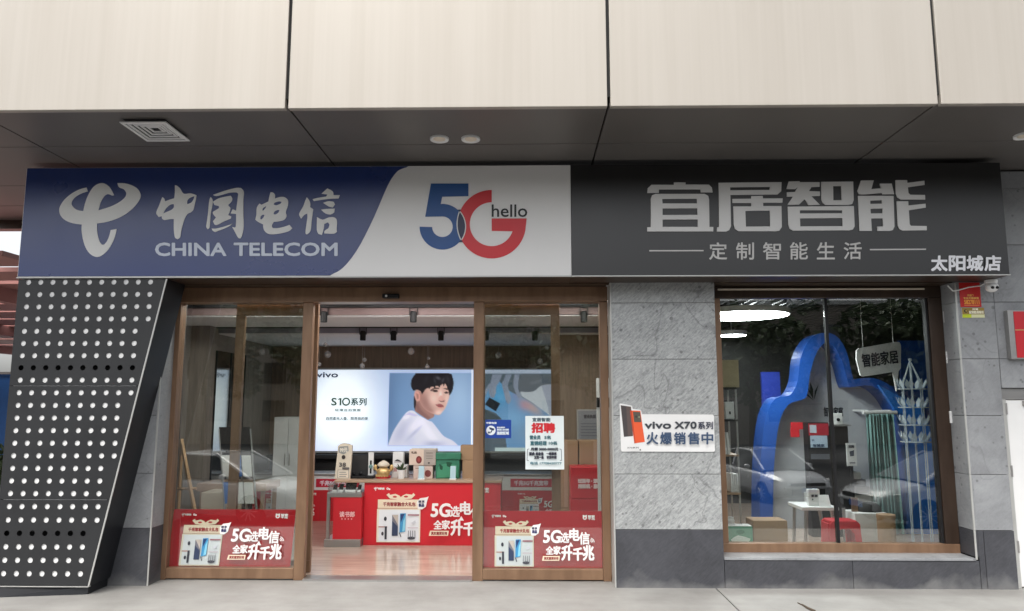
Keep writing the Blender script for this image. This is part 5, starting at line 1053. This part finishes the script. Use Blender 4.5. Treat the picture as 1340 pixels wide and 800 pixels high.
# speech bubble sign
YBB = 2.0
sb = thing('speech_bubble_sign', 'white speech bubble sign with four dark characters hanging in the showroom', 'sign', (PX(1150, 480, YBB), YBB, PZ(1150, 500, YBB)))
bub = [(1121, 459), (1124, 456), (1172, 447.5), (1177, 448), (1179, 452), (1179, 482), (1176, 486), (1173.5, 512), (1169, 487), (1130, 493), (1126, 491), (1121, 470)]
obj('board', MB().prism([P(x, y, YBB) for x, y in bub], YBB, YBB+.03), M['letter'], sb)
a = Art(pixmap(YBB), YBB-.001, .0005); a.text('智能家居', 1128, 461, 1175, 478, (44, 42, 60), .5, rot=-.12); a.build('lettering', sb)
for px in (1130, 1170): x, z = P(px, 455, YBB); obj('cord', MB().tube((x, YBB+.015, z-.01), (x, YBB+.015, 2.83), .003, n=5), M['letter'], sb)
# lotus lamp tower
YT = 1.7
lt = thing('lotus_tower', 'tall clear lotus ornament of four petal tiers on thin rods', 'ornament', (PX(1197, 640, YT), YT, ZR))
cx, _ = P(1197, 560, YT); zs_ = [PZ(1197, y, YT) for y in (503, 527, 550, 572)]
obj('rod', MB().tube((cx, YT, ZR), (cx, YT, PZ(1197, 472, YT)), .012), M['plastic'], lt)
for k in range(4): an = k*math.pi/2+.4; obj('rod', MB().tube((cx+.13*math.cos(an), YT+.13*math.sin(an), ZR), (cx+.13*math.cos(an), YT+.13*math.sin(an), zs_[0]), .007), M['plastic'], lt); obj('stay', MB().tube((cx+.13*math.cos(an), YT+.13*math.sin(an), zs_[0]), (cx, YT, PZ(1197, 472, YT)), .006), M['plastic'], lt)
obj('finial', MB().ball((cx, YT, PZ(1197, 471, YT)), .02, 10), M['plastic'], lt, smooth=True); obj('foot', MB().lathe([(.17, 0), (.17, .02), (.03, .03)], (cx, YT, ZR), 20), M['plastic'], lt)
petal = None
for zt0 in zs_:
    obj('tier_plate', MB().lathe([(.155, 0), (.16, .006), (.155, .012)], (cx, YT, zt0-.06), 22), M['plastic'], lt)
    for k in range(9):
        an = k*2*math.pi/9; c = Vector((cx+.12*math.cos(an), YT+.12*math.sin(an), zt0-.048)); o_ = Vector((math.cos(an), math.sin(an), 0)); s_ = Vector((-math.sin(an), math.cos(an), 0))
        mb = MB(); up_ = Vector((0, 0, 1)); pts = [c-s_*.01, c+s_*.01, c+o_*.03+up_*.05+s_*.03, c+o_*.03+up_*.05-s_*.03, c+o_*.05+up_*.11]; bk_ = [p-o_*.006 for p in pts]
        mb.v = [tuple(p) for p in pts+bk_]; mb.f = [(0, 1, 2, 3), (3, 2, 4), (5, 8, 7, 6), (8, 9, 7), (0, 3, 8, 5), (1, 6, 7, 2), (3, 4, 9, 8), (2, 7, 9, 4)]; mb.m = [0]*8; obj('petal', mb, M['plastic'], lt)
# teal curtain on a rail
YCU = 2.6
X0, Z0, X1, Z1 = RC(1139, 542, 1172, 682, YCU); mb = MB(); n = 48; zb_c = ZR+.01
for i in range(n+1):
    u = i/n; x = X0+(X1-X0)*u; yv = YCU+.045*math.sin(u*9*2*math.pi)+.012*math.sin(u*31)
    mb.v += [(x, yv, Z1), (x+.03*u, yv*1.0+.02*math.sin(u*17), zb_c), (x, yv+.006, Z1), (x+.03*u, yv+.006+.02*math.sin(u*17), zb_c)]
for i in range(n): k = i*4; mb.f += [(k, k+1, k+5, k+4), (k+2, k+6, k+7, k+3), (k, k+4, k+6, k+2)]; mb.m += [0]*3
cu = thing('curtain', 'pleated teal green curtain hanging from a short pale rail', 'curtain', ((X0+X1)/2, YCU, ZR)); obj('cloth', mb, M['teal'], cu, smooth=True)
obj('rail', MB().tube((X0-.05, YCU, Z1+.02), (X1+.06, YCU, Z1+.02), .022), M['letter'], cu)
for xx in (X0+.02, X1-.02): obj('rail_bracket', B(xx-.01, YCU-.01, Z1+.03, xx+.01, YA+.03, Z1+.05), M['letter'], cu)
# kiosk with red header, black panel, screens
YQ = 2.4
X0, Z0, X1, Z1 = RC(1058, 553, 1086, 622, YQ)
kq = thing('display_kiosk', 'dark standing kiosk with red header and pale screens in front of the white wall', 'kiosk', ((X0+X1)/2, YQ+.1, ZR))
obj('body', B(X0, YQ, ZR, X1, YQ+.15, Z1), M['black'], kq, bevel=.005); a = Art(boxmap(510, 80, 630, 330, X0, Z0, X1, Z1), YQ-.001, .0006); a.rect(515, 85, 628, 142, (170, 36, 54)); a.rect(522, 92, 560, 130, (190, 200, 210)); a.rect(522, 143, 618, 200, (176, 196, 214)); a.rect(530, 160, 545, 170, (120, 140, 160)); a.text('智慧家', 535, 183, 600, 196, (60, 80, 110), .5); a.rect(520, 230, 625, 255, (84, 88, 96)); a.build('print', kq)
X0, Z0, X1, Z1 = RC(1043, 553, 1085, 562, YQ+.12); obj('red_header', B(X0-.05, YQ+.16, Z0, X1, YQ+.2, Z1), M['red'], kq)
obj('red_side_card', B(X0-.06, YQ+.161, PZ(1048, 573, YQ), X0+.04, YQ+.19, PZ(1048, 561, YQ)), M['red'], kq)
X0, Z0, X1, Z1 = RC(1093, 558, 1112, 640, YQ); t = thing('speaker_tower', 'slim black appliance tower beside the kiosk', 'appliance', ((X0+X1)/2, YQ+.1, ZR)); obj('body', B(X0, YQ, ZR, X1, YQ+.2, Z1), M['black'], t, bevel=.01); obj('top_plate', B(X0-.03, YQ-.02, Z1+.0005, X1+.03, YQ+.22, Z1+.02), M['steel'], t)
X0, Z0, X1, Z1 = RC(1092, 541, 1104, 558, YQ); t = thing('wall_clock_device', 'small white device standing on the appliance tower', 'device', ((X0+X1)/2, YQ+.05, Z0)); obj('body', B(X0, YQ+.03, PZ(1100, 558, YQ)+.02, X1, YQ+.08, Z1), M['letter'], t, bevel=.006); obj('knob', MB().lathe([(.02, 0), (.02, -.012)], ((X0+X1)/2, YQ+.03, (Z0+Z1)/2), 14, 'y'), M['black'], t)
X0, Z0, X1, Z1 = RC(1108, 580, 1121, 610, 2.2); t = thing('info_card', 'white printed information card on a black stand before the curtain', 'sign', ((X0+X1)/2, 2.2, ZR)); obj('card', B(X0, 2.2, Z0, X1, 2.212, Z1), M['white'], t); obj('stand', B((X0+X1)/2-.015, 2.213, ZR, (X0+X1)/2+.015, 2.235, Z1-.02), M['black'], t); obj('foot', B((X0+X1)/2-.1, 2.13, ZR, (X0+X1)/2+.1, 2.33, ZR+.012), M['black'], t)
a = Art(boxmap(0, 0, 45, 110, X0, Z0, X1, Z1), 2.1992, .0005); a.text('扫码', 10, 10, 35, 24, (50, 50, 60), 1); a.poly([(12, 40), (34, 34), (32, 62), (14, 64)], (60, 66, 80)); a.rect(10, 92, 36, 98, (120, 120, 130)); a.build('print', t)
# steel hob and drawers behind: display counter with machines
X0, Z0, X1, Z1 = RC(1060, 618, 1146, 700, 2.75); t = thing('appliance_counter', 'grey appliance counter stacked with dark and steel machines', 'counter', ((X0+X1)/2, 2.8, ZR)); zc_a = PZ(1100, 648, 2.62); obj('body', B(X0, 2.62, ZR, X1, 2.95, zc_a), M['letter'], t, bevel=.004)
for k, (dx, hgt, m_) in enumerate(((0, .10, 'steel'), (.02, .08, 'black'), (.05, .09, 'letter'))):
    za_ = zc_a+.001+sum((.10, .08, .09)[:k])+.002*k; obj('machine', B(X0+.05+dx, 2.66, za_, X1-.1-dx*2, 2.92, za_+hgt), M[m_], t, bevel=.008)
# white desk with boxes on it
YW_ = 1.5
X0, Z0, X1, Z1 = RC(1050, 664, 1098, 668.5, YW_); zd_ = Z1
dk = thing('white_desk', 'white desk with splayed grey legs behind the window glass', 'desk', ((X0+X1)/2, YW_+.2, ZR)); obj('desk_top', B(X0, YW_, Z0, X1, YW_+.45, Z1), M['white'], dk, bevel=.004)
for sx in (X0+.06, X1-.06):
    for yy in (YW_+.05, YW_+.4): obj('leg', MB().tube((sx, yy, Z0), (sx+(.05 if sx > (X0+X1)/2 else -.03), yy, ZR), .022, .016), M['steel'], dk)
t, q = carton('gift_bag', 'white paper bag with dark print standing on the white desk', 1058, 641, 1073, 663, YW_+.1, .07, 'white', zd_, lambda a: (a.text('家居', 25, 30, 80, 46, (70, 70, 80), 1), a.rect(30, 55, 40, 65, (60, 90, 80))), 'bag')
x0 = PX(1070, 655, YW_+.05); t = thing('folded_card', 'white folded card leaning in front of the paper bag', 'card', (x0+.06, YW_+.06, zd_)); obj('card', MB().hexa([(x0, YW_+.02, zd_), (x0+.13, YW_+.02, zd_), (x0+.13, YW_+.03, zd_), (x0, YW_+.03, zd_), (x0+.03, YW_+.08, zd_+.12), (x0+.13, YW_+.08, zd_+.12), (x0+.13, YW_+.09, zd_+.12), (x0+.03, YW_+.09, zd_+.12)]), M['white'], t); obj('flap', B(x0+.02, YW_+.031, zd_, x0+.12, YW_+.045, zd_+.006), M['white'], t)
# red stool
xs = PX(1100, 690, 1.2); t = thing('red_stool', 'red moulded plastic stool with an arched opening below the desk', 'stool', (xs, 1.2, ZR)); zt_s = PZ(1100, 680, 1.2)
ar_o = [(xs-.17, ZR), (xs-.15, zt_s-.03), (xs-.12, zt_s), (xs+.12, zt_s), (xs+.15, zt_s-.03), (xs+.17, ZR)]; ar_i = [(xs+.11, ZR), (xs+.09, zt_s-.13), (xs+.05, zt_s-.08), (xs-.05, zt_s-.08), (xs-.09, zt_s-.13), (xs-.11, ZR)]
obj('front_frame', MB().prism(ar_o+ar_i, 1.08, 1.11), M['red'], t); obj('rear_frame', MB().prism(ar_o+ar_i, 1.29, 1.32), M['red'], t); obj('seat', B(xs-.14, 1.111, zt_s-.03, xs+.14, 1.289, zt_s), M['red'], t, bevel=.01)
for sx in (-1, 1): obj('side_panel', B(xs+sx*.15-.012, 1.111, ZR+.1, xs+sx*.15+.012, 1.289, zt_s-.031), M['red'], t)
xs = PX(1160, 690, 1.0); zt_s = PZ(1160, 673, 1.0); t = thing('paper_drum', 'brown cardboard drum standing on the floor before the curtain', 'drum', (xs, 1.0, ZR)); obj('drum', MB().lathe([(.085, 0), (.085, zt_s-ZR-.04)], (xs, 1.0, ZR), 28), M['card'], t); obj('lid', MB().lathe([(.089, 0), (.089, .038), (.08, .04)], (xs, 1.0, zt_s-.0395), 28), M['card'], t)
xs = PX(1137, 660, 1.6); t = thing('white_crate', 'white open carton with a grey bag between desk and drum', 'box', (xs, 1.6, ZR)); obj('carton', B(xs-.2, 1.5, ZR, xs+.16, 1.8, PZ(1137, 672, 1.5)), M['letter'], t, bevel=.006); obj('bag', MB().ball((xs+.02, 1.64, PZ(1137, 668, 1.6)), .12, 14, (1.1, .7, .75)), M['darkwall'], t, smooth=True)
for px, h_ in ((1106, 640), (1119, 652)):
    x = PX(px, 660, 1.62); zt_ = PZ(px, h_, 1.62); t = thing('tablet_stand', ['dark tablet leaning on a stand behind the desk', 'brown framed tablet leaning beside the white carton'][px > 1110], 'tablet', (x, 1.62, ZR)); obj('pole', B(x-.015, 1.66, ZR, x+.015, 1.68, zt_-.12), M['steel'], t); obj('tablet', MB().hexa([(x-.05, 1.6, zt_-.2), (x+.02, 1.6, zt_-.2), (x+.02, 1.612, zt_-.2), (x-.05, 1.612, zt_-.2), (x-.02, 1.66, zt_), (x+.05, 1.66, zt_), (x+.05, 1.672, zt_), (x-.02, 1.672, zt_)]), M['black' if px < 1110 else 'bronze'], t)
# shelf unit just inside the left pane
YH = .95
X0, Z0, X1, Z1 = RC(944, 506, 968, 710, YH)
sh_ = thing('goods_shelf', 'narrow goods shelf with glass side just inside the window next to the pillar', 'shelf', ((X0+X1)/2, YH+.15, ZR)); X0 -= .25
zsh = [PZ(960, y, YH) for y in (507, 549, 595, 645, 690)]
for z in zsh: obj('shelf_board', B(X0, YH, z-.02, X1, YH+.32, z), M['counter' if z < 1.2 else 'darkwall'], sh_, bevel=.003)
for xx in (X0+.0, X1-.018):
    for yy in (YH+.0005, YH+.30): obj('post', B(xx+.001, yy+.001, ZR, xx+.017, yy+.017, zsh[0]-.021), M['steel'], sh_)
t, q = carton('shelf_box', 'plain tan box on top of the goods shelf', 938, 471.5, 967, 505.5, YH+.02, .25, 'tan', zsh[0])
X0b, _, X1b, Z1b = RC(950, 526, 962, 545, YH); t = thing('smart_lock', 'small white smart lock device on the upper shelf', 'device', ((X0b+X1b)/2, YH+.06, zsh[1])); obj('body', B(X0b, YH+.03, zsh[1], X1b, YH+.09, Z1b), M['white'], t, bevel=.008); obj('keyhole', B((X0b+X1b)/2-.008, YH+.027, zsh[1]+.05, (X0b+X1b)/2+.008, YH+.0298, zsh[1]+.08), M['black'], t)
for k, px in enumerate((951, 955)): x = PX(px, 575, YH); tag(obj('leaflet', MB().hexa([(x-.012, YH+.04, zsh[2]), (x+.012, YH+.04, zsh[2]), (x+.012, YH+.16, zsh[2]), (x-.012, YH+.16, zsh[2]), (x-.026, YH+.04, zsh[2]+.22), (x-.004, YH+.04, zsh[2]+.22), (x-.004, YH+.16, zsh[2]+.22), (x-.026, YH+.16, zsh[2]+.22)]), M['white']), 'pale leaflet bundle leaning on the middle shelf', 'leaflet', 'leaflets on the middle shelf')
for k in range(4): x = PX(958.5+k*2.6, 630, YH); tag(obj('book', B(x-.007, YH+.03, zsh[3], x+.008, YH+.2, zsh[3]+.185-.004*(k % 2)), M['white'], bevel=.002), 'thin white book upright on the lower shelf', 'book', 'white books on the lower shelf')
x = PX(958, 682, YH); t = thing('white_jar', 'round white jar with a lid on the bottom shelf', 'jar', (x, YH+.06, zsh[4])); obj('jar', MB().lathe([(.03, 0), (.04, .02), (.04, .06), (.03, .075)], (x, YH+.06, zsh[4]), 20), M['white'], t, smooth=False); obj('lid', MB().lathe([(.032, .0), (.032, .014)], (x, YH+.06, zsh[4]+.0755), 20), M['white'], t)
carton('green_print_box', 'mint green patterned box on the floor inside the window', 953, 689, 985, 713, .6, .14, 'white', ZR+.2, lambda a: (a.rect(0, 0, 100, 100, (96, 160, 130)), a.poly([(10, 60), (40, 40), (90, 55), (80, 70), (20, 80)], (226, 236, 226), sm=2), a.poly([(15, 90), (50, 70), (95, 85), (60, 98)], (40, 110, 80), sm=2), a.disc(50, 25, 18, (60, 130, 100), 10)))
gp = [o for o in bpy.data.objects if o.name.startswith('green_print_box')][0]
X0, Z0, X1, Z1 = RC(946, 706, 1034, 716, .58); t = thing('window_bench', 'low dark plinth bench along the inside of the window', 'bench', ((X0+X1)/2, .7, ZR)); obj('top', B(X0, .5, ZR+.17, X1+.05, .9, ZR+.1995), M['counter'], t, bevel=.004); obj('body', B(X0+.02, .52, ZR, X1+.03, .88, ZR+.169), M['darkwall'], t)
carton('tan_carton', 'large tan carton on the low bench inside the window', 986, 682, 1031, 713, .62, .24, 'card', ZR+.2)

# ============================================================ the passage to the left
pg = thing('timber_pergola', 'red brown slatted pergola roof beyond the left end of the sign', 'pergola', (-8.5, 9, -.0))
ZPG = 3.2
for ya, yb in ((335, 349), (356, 367.5), (372, 383.5), (387, 396), (398.3, 407), (408.8, 417), (418.4, 426), (427.2, 434.8), (436, 443.3), (444.4, 451), (452, 457.5)):
    obj('slat', B(-26, PG(10, ya, ZPG)[1], ZPG, XLc-1.0, PG(10, yb, ZPG)[1], ZPG+.06), M['redwood'], pg, bevel=.005)
for xx in (-7.4, -11, -15): obj('beam', B(xx, 2.6, ZPG-.2, xx+.16, 20, ZPG-.001), M['redwood'], pg)
for xx in (-7.4, -11, -15):
    for yy in (2.7, 19.7): obj('post', B(xx+.001, yy, -.01, xx+.159, yy+.16, ZPG-.201), M['redwood'], pg)
X0, Z0, X1, Z1 = RC(-30, 490, 30, 606, 12); hb = thing('site_hoarding', 'plain blue metal hoarding beyond the passage', 'hoarding', (-12, 12, -.01))
for i in range(7): obj('panel', B(-18+i*1.5+.006, 12+(i % 2)*.012, .0, -16.5+i*1.5-.006, 12.04+(i % 2)*.012, Z1), M['hoard'], hb)
obj('rail', B(-18, 11.97, Z1+.0005, -7.6, 12.07, Z1+.06), M['steel'], hb); obj('rail', B(-18, 11.95, .001, -7.6, 11.995, .12), M['white'], hb)
def leafmass(name, c, rad, n, size, parent, m='foliage', seed=0):
    rg = np.random.default_rng(seed); mb = MB()
    cl = [(rg.normal(0, .5, 3)*np.array(rad), rg.uniform(.35, .6)) for _ in range(16)]
    for i in range(n):
        k, s_ = cl[i % len(cl)]; d = rg.normal(0, 1, 3); d /= np.linalg.norm(d)
        p = np.array(c)+k+d*np.array(rad)*s_*rg.uniform(.5, 1)**.5
        a_ = rg.normal(0, 1, 3); a_ /= np.linalg.norm(a_); b_ = np.cross(a_, rg.normal(0, 1, 3)); b_ /= np.linalg.norm(b_)+1e-6; z = size*rg.uniform(.6, 1.3)
        mb.quad(tuple(p-a_*z), tuple(p+b_*z*.45), tuple(p+a_*z), tuple(p-b_*z*.45))
    return obj(name, mb, M[m], parent)
for i, px in enumerate((-6, 12)):
    x = PX(px, 620, 8); t = thing('hedge_shrub', 'low green shrub beneath the blue hoarding', 'shrub', (x, 8, -.01), 'shrubs by the hoarding'); leafmass('foliage', (x, 8, .35), (.6, .4, .35), 900, .07, t, seed=i+40); obj('stem', MB().tube((x, 8, -.01), (x, 8, .4), .03, .015), M['bark'], t)

# ============================================================ what the glass mirrors: cars, trees and a block across the car park
def ring_loft(mb, secs, close=True, mi=0):
    k0 = len(mb.v); n = len(secs[0])
    for s_ in secs: mb.v += s_
    for j in range(len(secs)-1):
        for i in range(n if close else n-1): a_ = k0+j*n+i; b_ = k0+j*n+(i+1) % n; mb.f.append((a_, b_, b_+n, a_+n)); mb.m.append(mi)
    if close: mb.f.append(tuple(k0+i for i in reversed(range(n)))); mb.m.append(mi); e = k0+(len(secs)-1)*n; mb.f.append(tuple(e+i for i in range(n))); mb.m.append(mi)
def car(label, loc, rz, paint, group='cars parked behind the viewer'):
    """4.5 m saloon, nose towards +x in its own frame; wheels rest on z=0"""
    t = thing('parked_car', label, 'car', loc, group); t.rotation_euler.z = rz
    W_ = .89
    def add(name, mb, m, p=None, **k):
        o = obj(name, mb, m, None, **k)
        o.parent = p or t
        if p: o.location = Vector(o.location)-Vector(p.location)
        return o
    st_ = [(-2.24, .42, .80, .72), (-2.2, .30, .95, .80), (-1.9, .22, 1.0, .87), (-1.3, .2, 1.0, W_), (-.5, .2, .97, W_), (.4, .2, .95, W_), (1.1, .2, .92, W_), (1.75, .22, .84, .86), (2.1, .28, .74, .78), (2.24, .38, .62, .66)]
    mb = MB(); secs = []
    for x, z0, z1, w_ in st_:
        h = z1-z0; secs.append([(x, -w_*.86, z0), (x, -w_, z0+h*.25), (x, -w_, z0+h*.62), (x, -w_*.94, z0+h*.86), (x, -w_*.8, z1), (x, 0, z1+.025), (x, w_*.8, z1), (x, w_*.94, z0+h*.86), (x, w_, z0+h*.62), (x, w_, z0+h*.25), (x, w_*.86, z0)])
    ring_loft(mb, secs); body = add('body', mb, paint, bevel=.02)
    for p in body.data.polygons: p.use_smooth = True
    cab = [(-1.95, .96, 1.0, .74), (-1.25, .95, 1.36, .62), (-.5, .95, 1.45, .60), (.3, .93, 1.43, .60), (.85, .92, 1.2, .65), (1.3, .9, .93, .72)]
    mb = MB(); secs = []
    for x, z0, z1, w_ in cab: secs.append([(x, -.80, z0), (x, -w_-.02, z1-.06*(z1-z0)), (x, -w_*.9, z1), (x, 0, z1+.02), (x, w_*.9, z1), (x, w_+.02, z1-.06*(z1-z0)), (x, .80, z0)])
    ring_loft(mb, secs); add('windows', mb, CARGLASS)
    mb = MB(); secs = [[(x, -w_*.95, z1-.012), (x, -w_*.9, z1+.012), (x, 0, z1+.032), (x, w_*.9, z1+.012), (x, w_*.95, z1-.012)] for x, z0, z1, w_ in cab[1:4]]; ring_loft(mb, secs); add('roof', mb, paint)
    for s_ in (-1, 1):
        for (x0, z0, w0), (x1, z1, w1) in (((-1.95, 1.0, .78), (-1.25, 1.37, .63)), ((-.45, .95, .815), (-.5, 1.45, .615)), ((.3, 1.44, .615), (1.3, .93, .76))): add('pillar', MB().tube((x0, s_*w0, z0), (x1, s_*w1, z1), .032, n=6), paint)
        add('mirror', MB().ball((.75, s_*.98, 1.0), .1, 12, (.6, 1, .7)), paint, smooth=True)
        add('headlight', MB().hexa([(1.86, s_*.84-.04, .60), (2.2, s_*.55-.04, .56), (2.2, s_*.55+.04, .56), (1.86, s_*.84+.04, .60), (1.86, s_*.84-.04, .74), (2.2, s_*.55-.04, .66), (2.2, s_*.55+.04, .66), (1.86, s_*.84+.04, .74)]), M['letter'])
        add('tail_light', B(-2.262, s_*.62-.14, .68, -2.2, s_*.62+.14, .82), M['red'])
        for x in (-1.32, 1.36):
            wh = add('wheel', MB().lathe([(.2, -.10), (.31, -.10), (.325, -.07), (.325, .07), (.31, .10), (.2, .10)], (x, s_*.80, .325), 26, 'y'), M['black'])
            rb = MB()
            for k in range(10): an = k*math.pi/5; rb.tube((x+.03*math.cos(an), s_*.905, .325+.03*math.sin(an)), (x+.205*math.cos(an), s_*.90, .325+.205*math.sin(an)), .018, .013, n=5)
            rb.lathe([(.04, -.02), (.04, .02)], (x, s_*.905, .325), 10, 'y'); rim = add('rim', rb, M['steel'], wh)
    gr_ = MB().box(2.12, -.5, .58, 2.262, .5, .66); add('grille', gr_, M['black']); add('lower_intake', B(2.14, -.48, .34, 2.258, .48, .5), M['black']); add('bumper_strip', B(2.1, -.7, .51, 2.275, .7, .565), paint, bevel=.01); add('number_plate', B(2.276, -.22, .42, 2.29, .22, .53), M['hoard'])
    return t
CARGLASS = mat('car glass', (.02, .025, .028), .05, 0, .05, spec=.8)
silver = mat('silver car paint', (.68, .69, .70), .25, .3, .03, coat=.6); whitep = mat('white car paint', (.72, .72, .72), .25, 0, .03, coat=.6); greyp = mat('pearl car paint', (.56, .57, .58), .25, .1, .03, coat=.6)
def gz(y):
    pts = [(-2.59, -.13), (-7.2, -.82), (-15, -1.2), (-120, -1.5)]
    for (a_, za_), (b_, zb_) in zip(pts[:-1], pts[1:]):
        if b_ <= y <= a_: return za_+(y-a_)/(b_-a_)*(zb_-za_)
    return -.13
def place_reflected(px, py, vd): return None
car('silver saloon mirrored in the left pane of the display window', (PX(1003, 640, 2*.266+15.5), -15.5, gz(-15.5)), R(79), silver)
car('pearl white car whose wheel is mirrored in the right pane by the lotus ornament', (PX(1200, 672, 2*.266+7.6)+1.3, -8.4, gz(-8.0)), R(172), greyp)
car('white car mirrored in the glass left of the open doorway', (PX(290, 620, 2*.266+9.5), -9.5, gz(-9.5)), R(15), whitep)
# trees
for i, (x, y, h) in enumerate(((-24, -27, 7.6), (-16.5, -31, 8.2), (-9, -28, 7.7), (-2, -32, 8.2), (5, -28, 7.7), (11.5, -31, 8.2), (18, -27, 7.7), (25, -31, 8.2), (32, -27, 7.6), (40, -31, 8))):
    z0 = gz(y); t = thing('street_tree', 'leafy street tree across the car park, mirrored in the shop glass', 'tree', (x, y, z0), 'trees across the car park')
    mb = MB(); mb.tube((x, y, z0), (x+.1, y, z0+h*.45), .2, .13, 10)
    for k in range(5): an = k*1.3+i; mb.tube((x+.1, y, z0+h*.42), (x+1.6*math.cos(an), y+1.6*math.sin(an), z0+h*.7), .09, .03, 7)
    obj('trunk', mb, M['bark'], t); leafmass('crown', (x, y, z0+h*.68), (3.3, 3.0, h*.3), 4200, .26, t, seed=i)
bd = thing('apartment_block', 'pale low apartment block across the car park, mirrored faintly in the glass', 'building', (0, -48, -1.2))
zb0 = gz(-46)
obj('wall', B(-45, -52, zb0, 45, -46, 8.6), M['greywall'], bd); obj('roof_edge', B(-45.3, -52.3, 8.601, 45.3, -45.7, 8.9), M['trim'], bd)
wm = obj('window', B(-.8, -46.0+.0, 0, .8, -45.95, 1.5), CARGLASS, bd); first = True
for r_ in range(3):
    for c in range(22):
        o = wm if first else wm.copy()
        if not first: COL.objects.link(o); o.parent = bd
        o.location = -world_loc(bd)+Vector((-42+c*4, 0.03, .3+r_*2.7)); first = False
bpy.data.scenes.remove(_ts)
